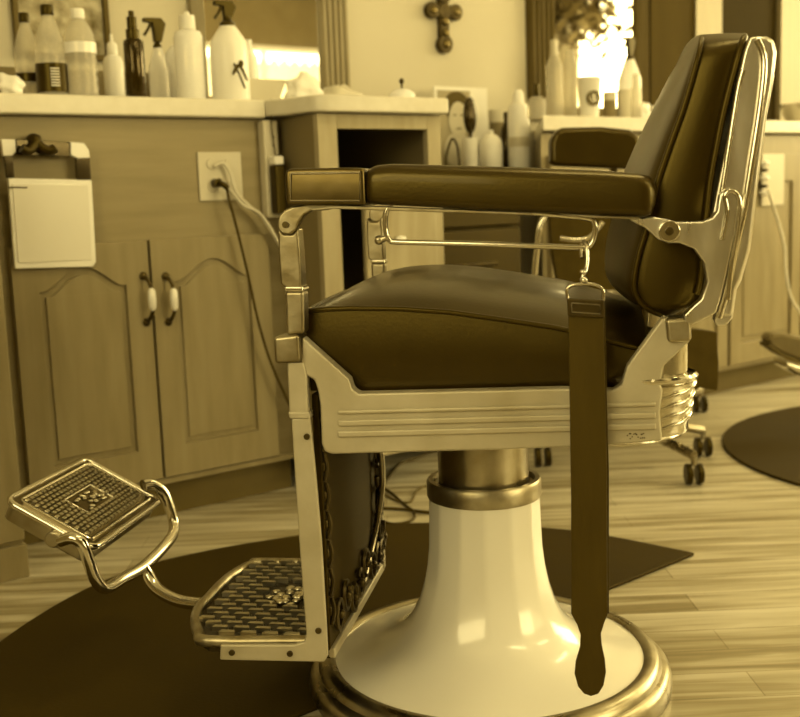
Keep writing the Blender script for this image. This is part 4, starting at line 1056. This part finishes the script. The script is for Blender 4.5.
drape('cape', 'gathered dark cape seen under the armrest of the barber chair', [(550, 205), (612, 205), (616, 250), (620, 290), (560, 290), (552, 250)], 2.8, M_cloth, 'cloth', .05, 3)

# ------------------------------------------------------------------ shoe on a far footrest
Yd = 3.25
def G3(x, y, Y=Yd): p = plane(x, y, [0, Y, 0], np.array([0, 1., 0])); return (p[0], Y, p[2])
sb = [(764, 338), (768, 333), (778, 332), (795, 336), (815, 338), (830, 338), (832, 365), (815, 362), (795, 358), (778, 351), (767, 345)]
bm = bmesh.new(); P = [G3(*q) for q in sb]; prism(bm, [(p[0], p[1]-.04, p[2]) for p in P], (0, .08, 0)); 
o = obj('upper', bm, M_shoe, None, bevel=.015, seg=4)
SH = thing('shoe', 'worn brown shoe resting on a chrome footrest at right edge', 'shoe', (0, 0, 0)); o.parent = SH
bm = bmesh.new(); P = [G3(*q) for q in [(764, 342), (778, 351), (795, 358.5), (832, 366), (832, 369), (795, 362), (777, 355), (764, 346)]]; prism(bm, [(p[0], p[1]-.042, p[2]) for p in P], (0, .084, 0)); obj('sole', bm, M_toe, SH, bevel=.003)
FR = thing('far_footrest', 'curved chrome footrest under the brown shoe at right edge', 'footrest', (0, 0, 0))
bm = bmesh.new(); P = [G3(*q) for q in [(779, 358), (790, 362), (812, 368), (840, 374), (840, 384), (812, 379), (790, 372), (780, 366)]]; prism(bm, [(p[0], p[1]-.06, p[2]) for p in P], (0, .12, 0)); obj('foot_bar', bm, M_chr, FR, bevel=.008, seg=3)
p = G3(840, 379); tubeo('support_post', [p, (p[0]+.15, p[1]+.02, p[2]-.01), (p[0]+.22, p[1]+.02, .1), (p[0]+.22, p[1]+.02, .012)], .014, M_chr, FR)

# ------------------------------------------------------------------ seen in the mirrors
def mirror_hit(x, y, s_t):
    p = plane(x, y, WT+N_*.488, N_); d = (p-CP); d = d/np.linalg.norm(d); d = d-2*(d@N_)*N_
    t = (s_t-(p-WT)@E_)/(d@E_); return p+d*t
c = mirror_hit(572, 30, S1-.55); zc_ = float(c[2]); c = np.array([c[0], c[1], 0])
T2 = thing('potted_tree', 'leafy potted tree reflected in the right mirror', 'tree', c)
bm = bmesh.new(); lathe(bm, [(.14, 0), (.2, .35), (.21, .36), (.18, .36), (.17, .32), (0, .32)], 28); obj('pot', bm, M_toe, T2, smooth=True)
tubeo('trunk', [(0, 0, .3), (.03, 0, 1.2), (0, .03, 2.0)], .03, M_bwood, T2)
bm = bmesh.new(); rnd = random.Random(5)
for k in range(900):
    a = Vector((rnd.gauss(0, .17), rnd.gauss(0, .17), 2.15+rnd.gauss(0, .18))); d1 = Vector((rnd.uniform(-1, 1), rnd.uniform(-1, 1), rnd.uniform(-1, 1))).normalized()*.07
    d2 = d1.cross(Vector((rnd.uniform(-1, 1), rnd.uniform(-1, 1), .3))).normalized()*.025
    vs = [bm.verts.new(a-d1), bm.verts.new(a+d2), bm.verts.new(a+d1), bm.verts.new(a-d2)]; bm.faces.new(vs)
obj('foliage', bm, M_leaf, T2)
bm = bmesh.new(); n = 80
P = [(3.25+1.7*i/n, NB+.04, 1.95+.05*abs(math.sin(i*PI/5))) for i in range(n+1)]+[(4.95, NB+.04, .95), (3.25, NB+.04, .95)]
prism(bm, P, (0, .004, 0)); tag(wobj(obj('lace_curtain', bm, M_lace)), 'white scalloped lace curtain reflected in the left mirror', 'curtain')
for i, (s, n) in enumerate(((.4, -1.6), (3.0, -1.6), (.4, -3.8), (3.0, -3.8))):
    t = wthing('ceiling_lamp', 'long white ceiling lamp over the shop', 'ceiling lamp', s, n, CEIL-.07, 'ceiling lamps over the shop')
    boxo('housing', -.65, .65, -.12, .12, .03, .0695, M_white, t)
    boxo('diffuser', -.62, .62, -.1, .1, 0, .029, mat('lamp diffuser', .8, .5, emit=13, var=.01) if i == 0 else bpy.data.materials['lamp diffuser'], t, bevel=0)
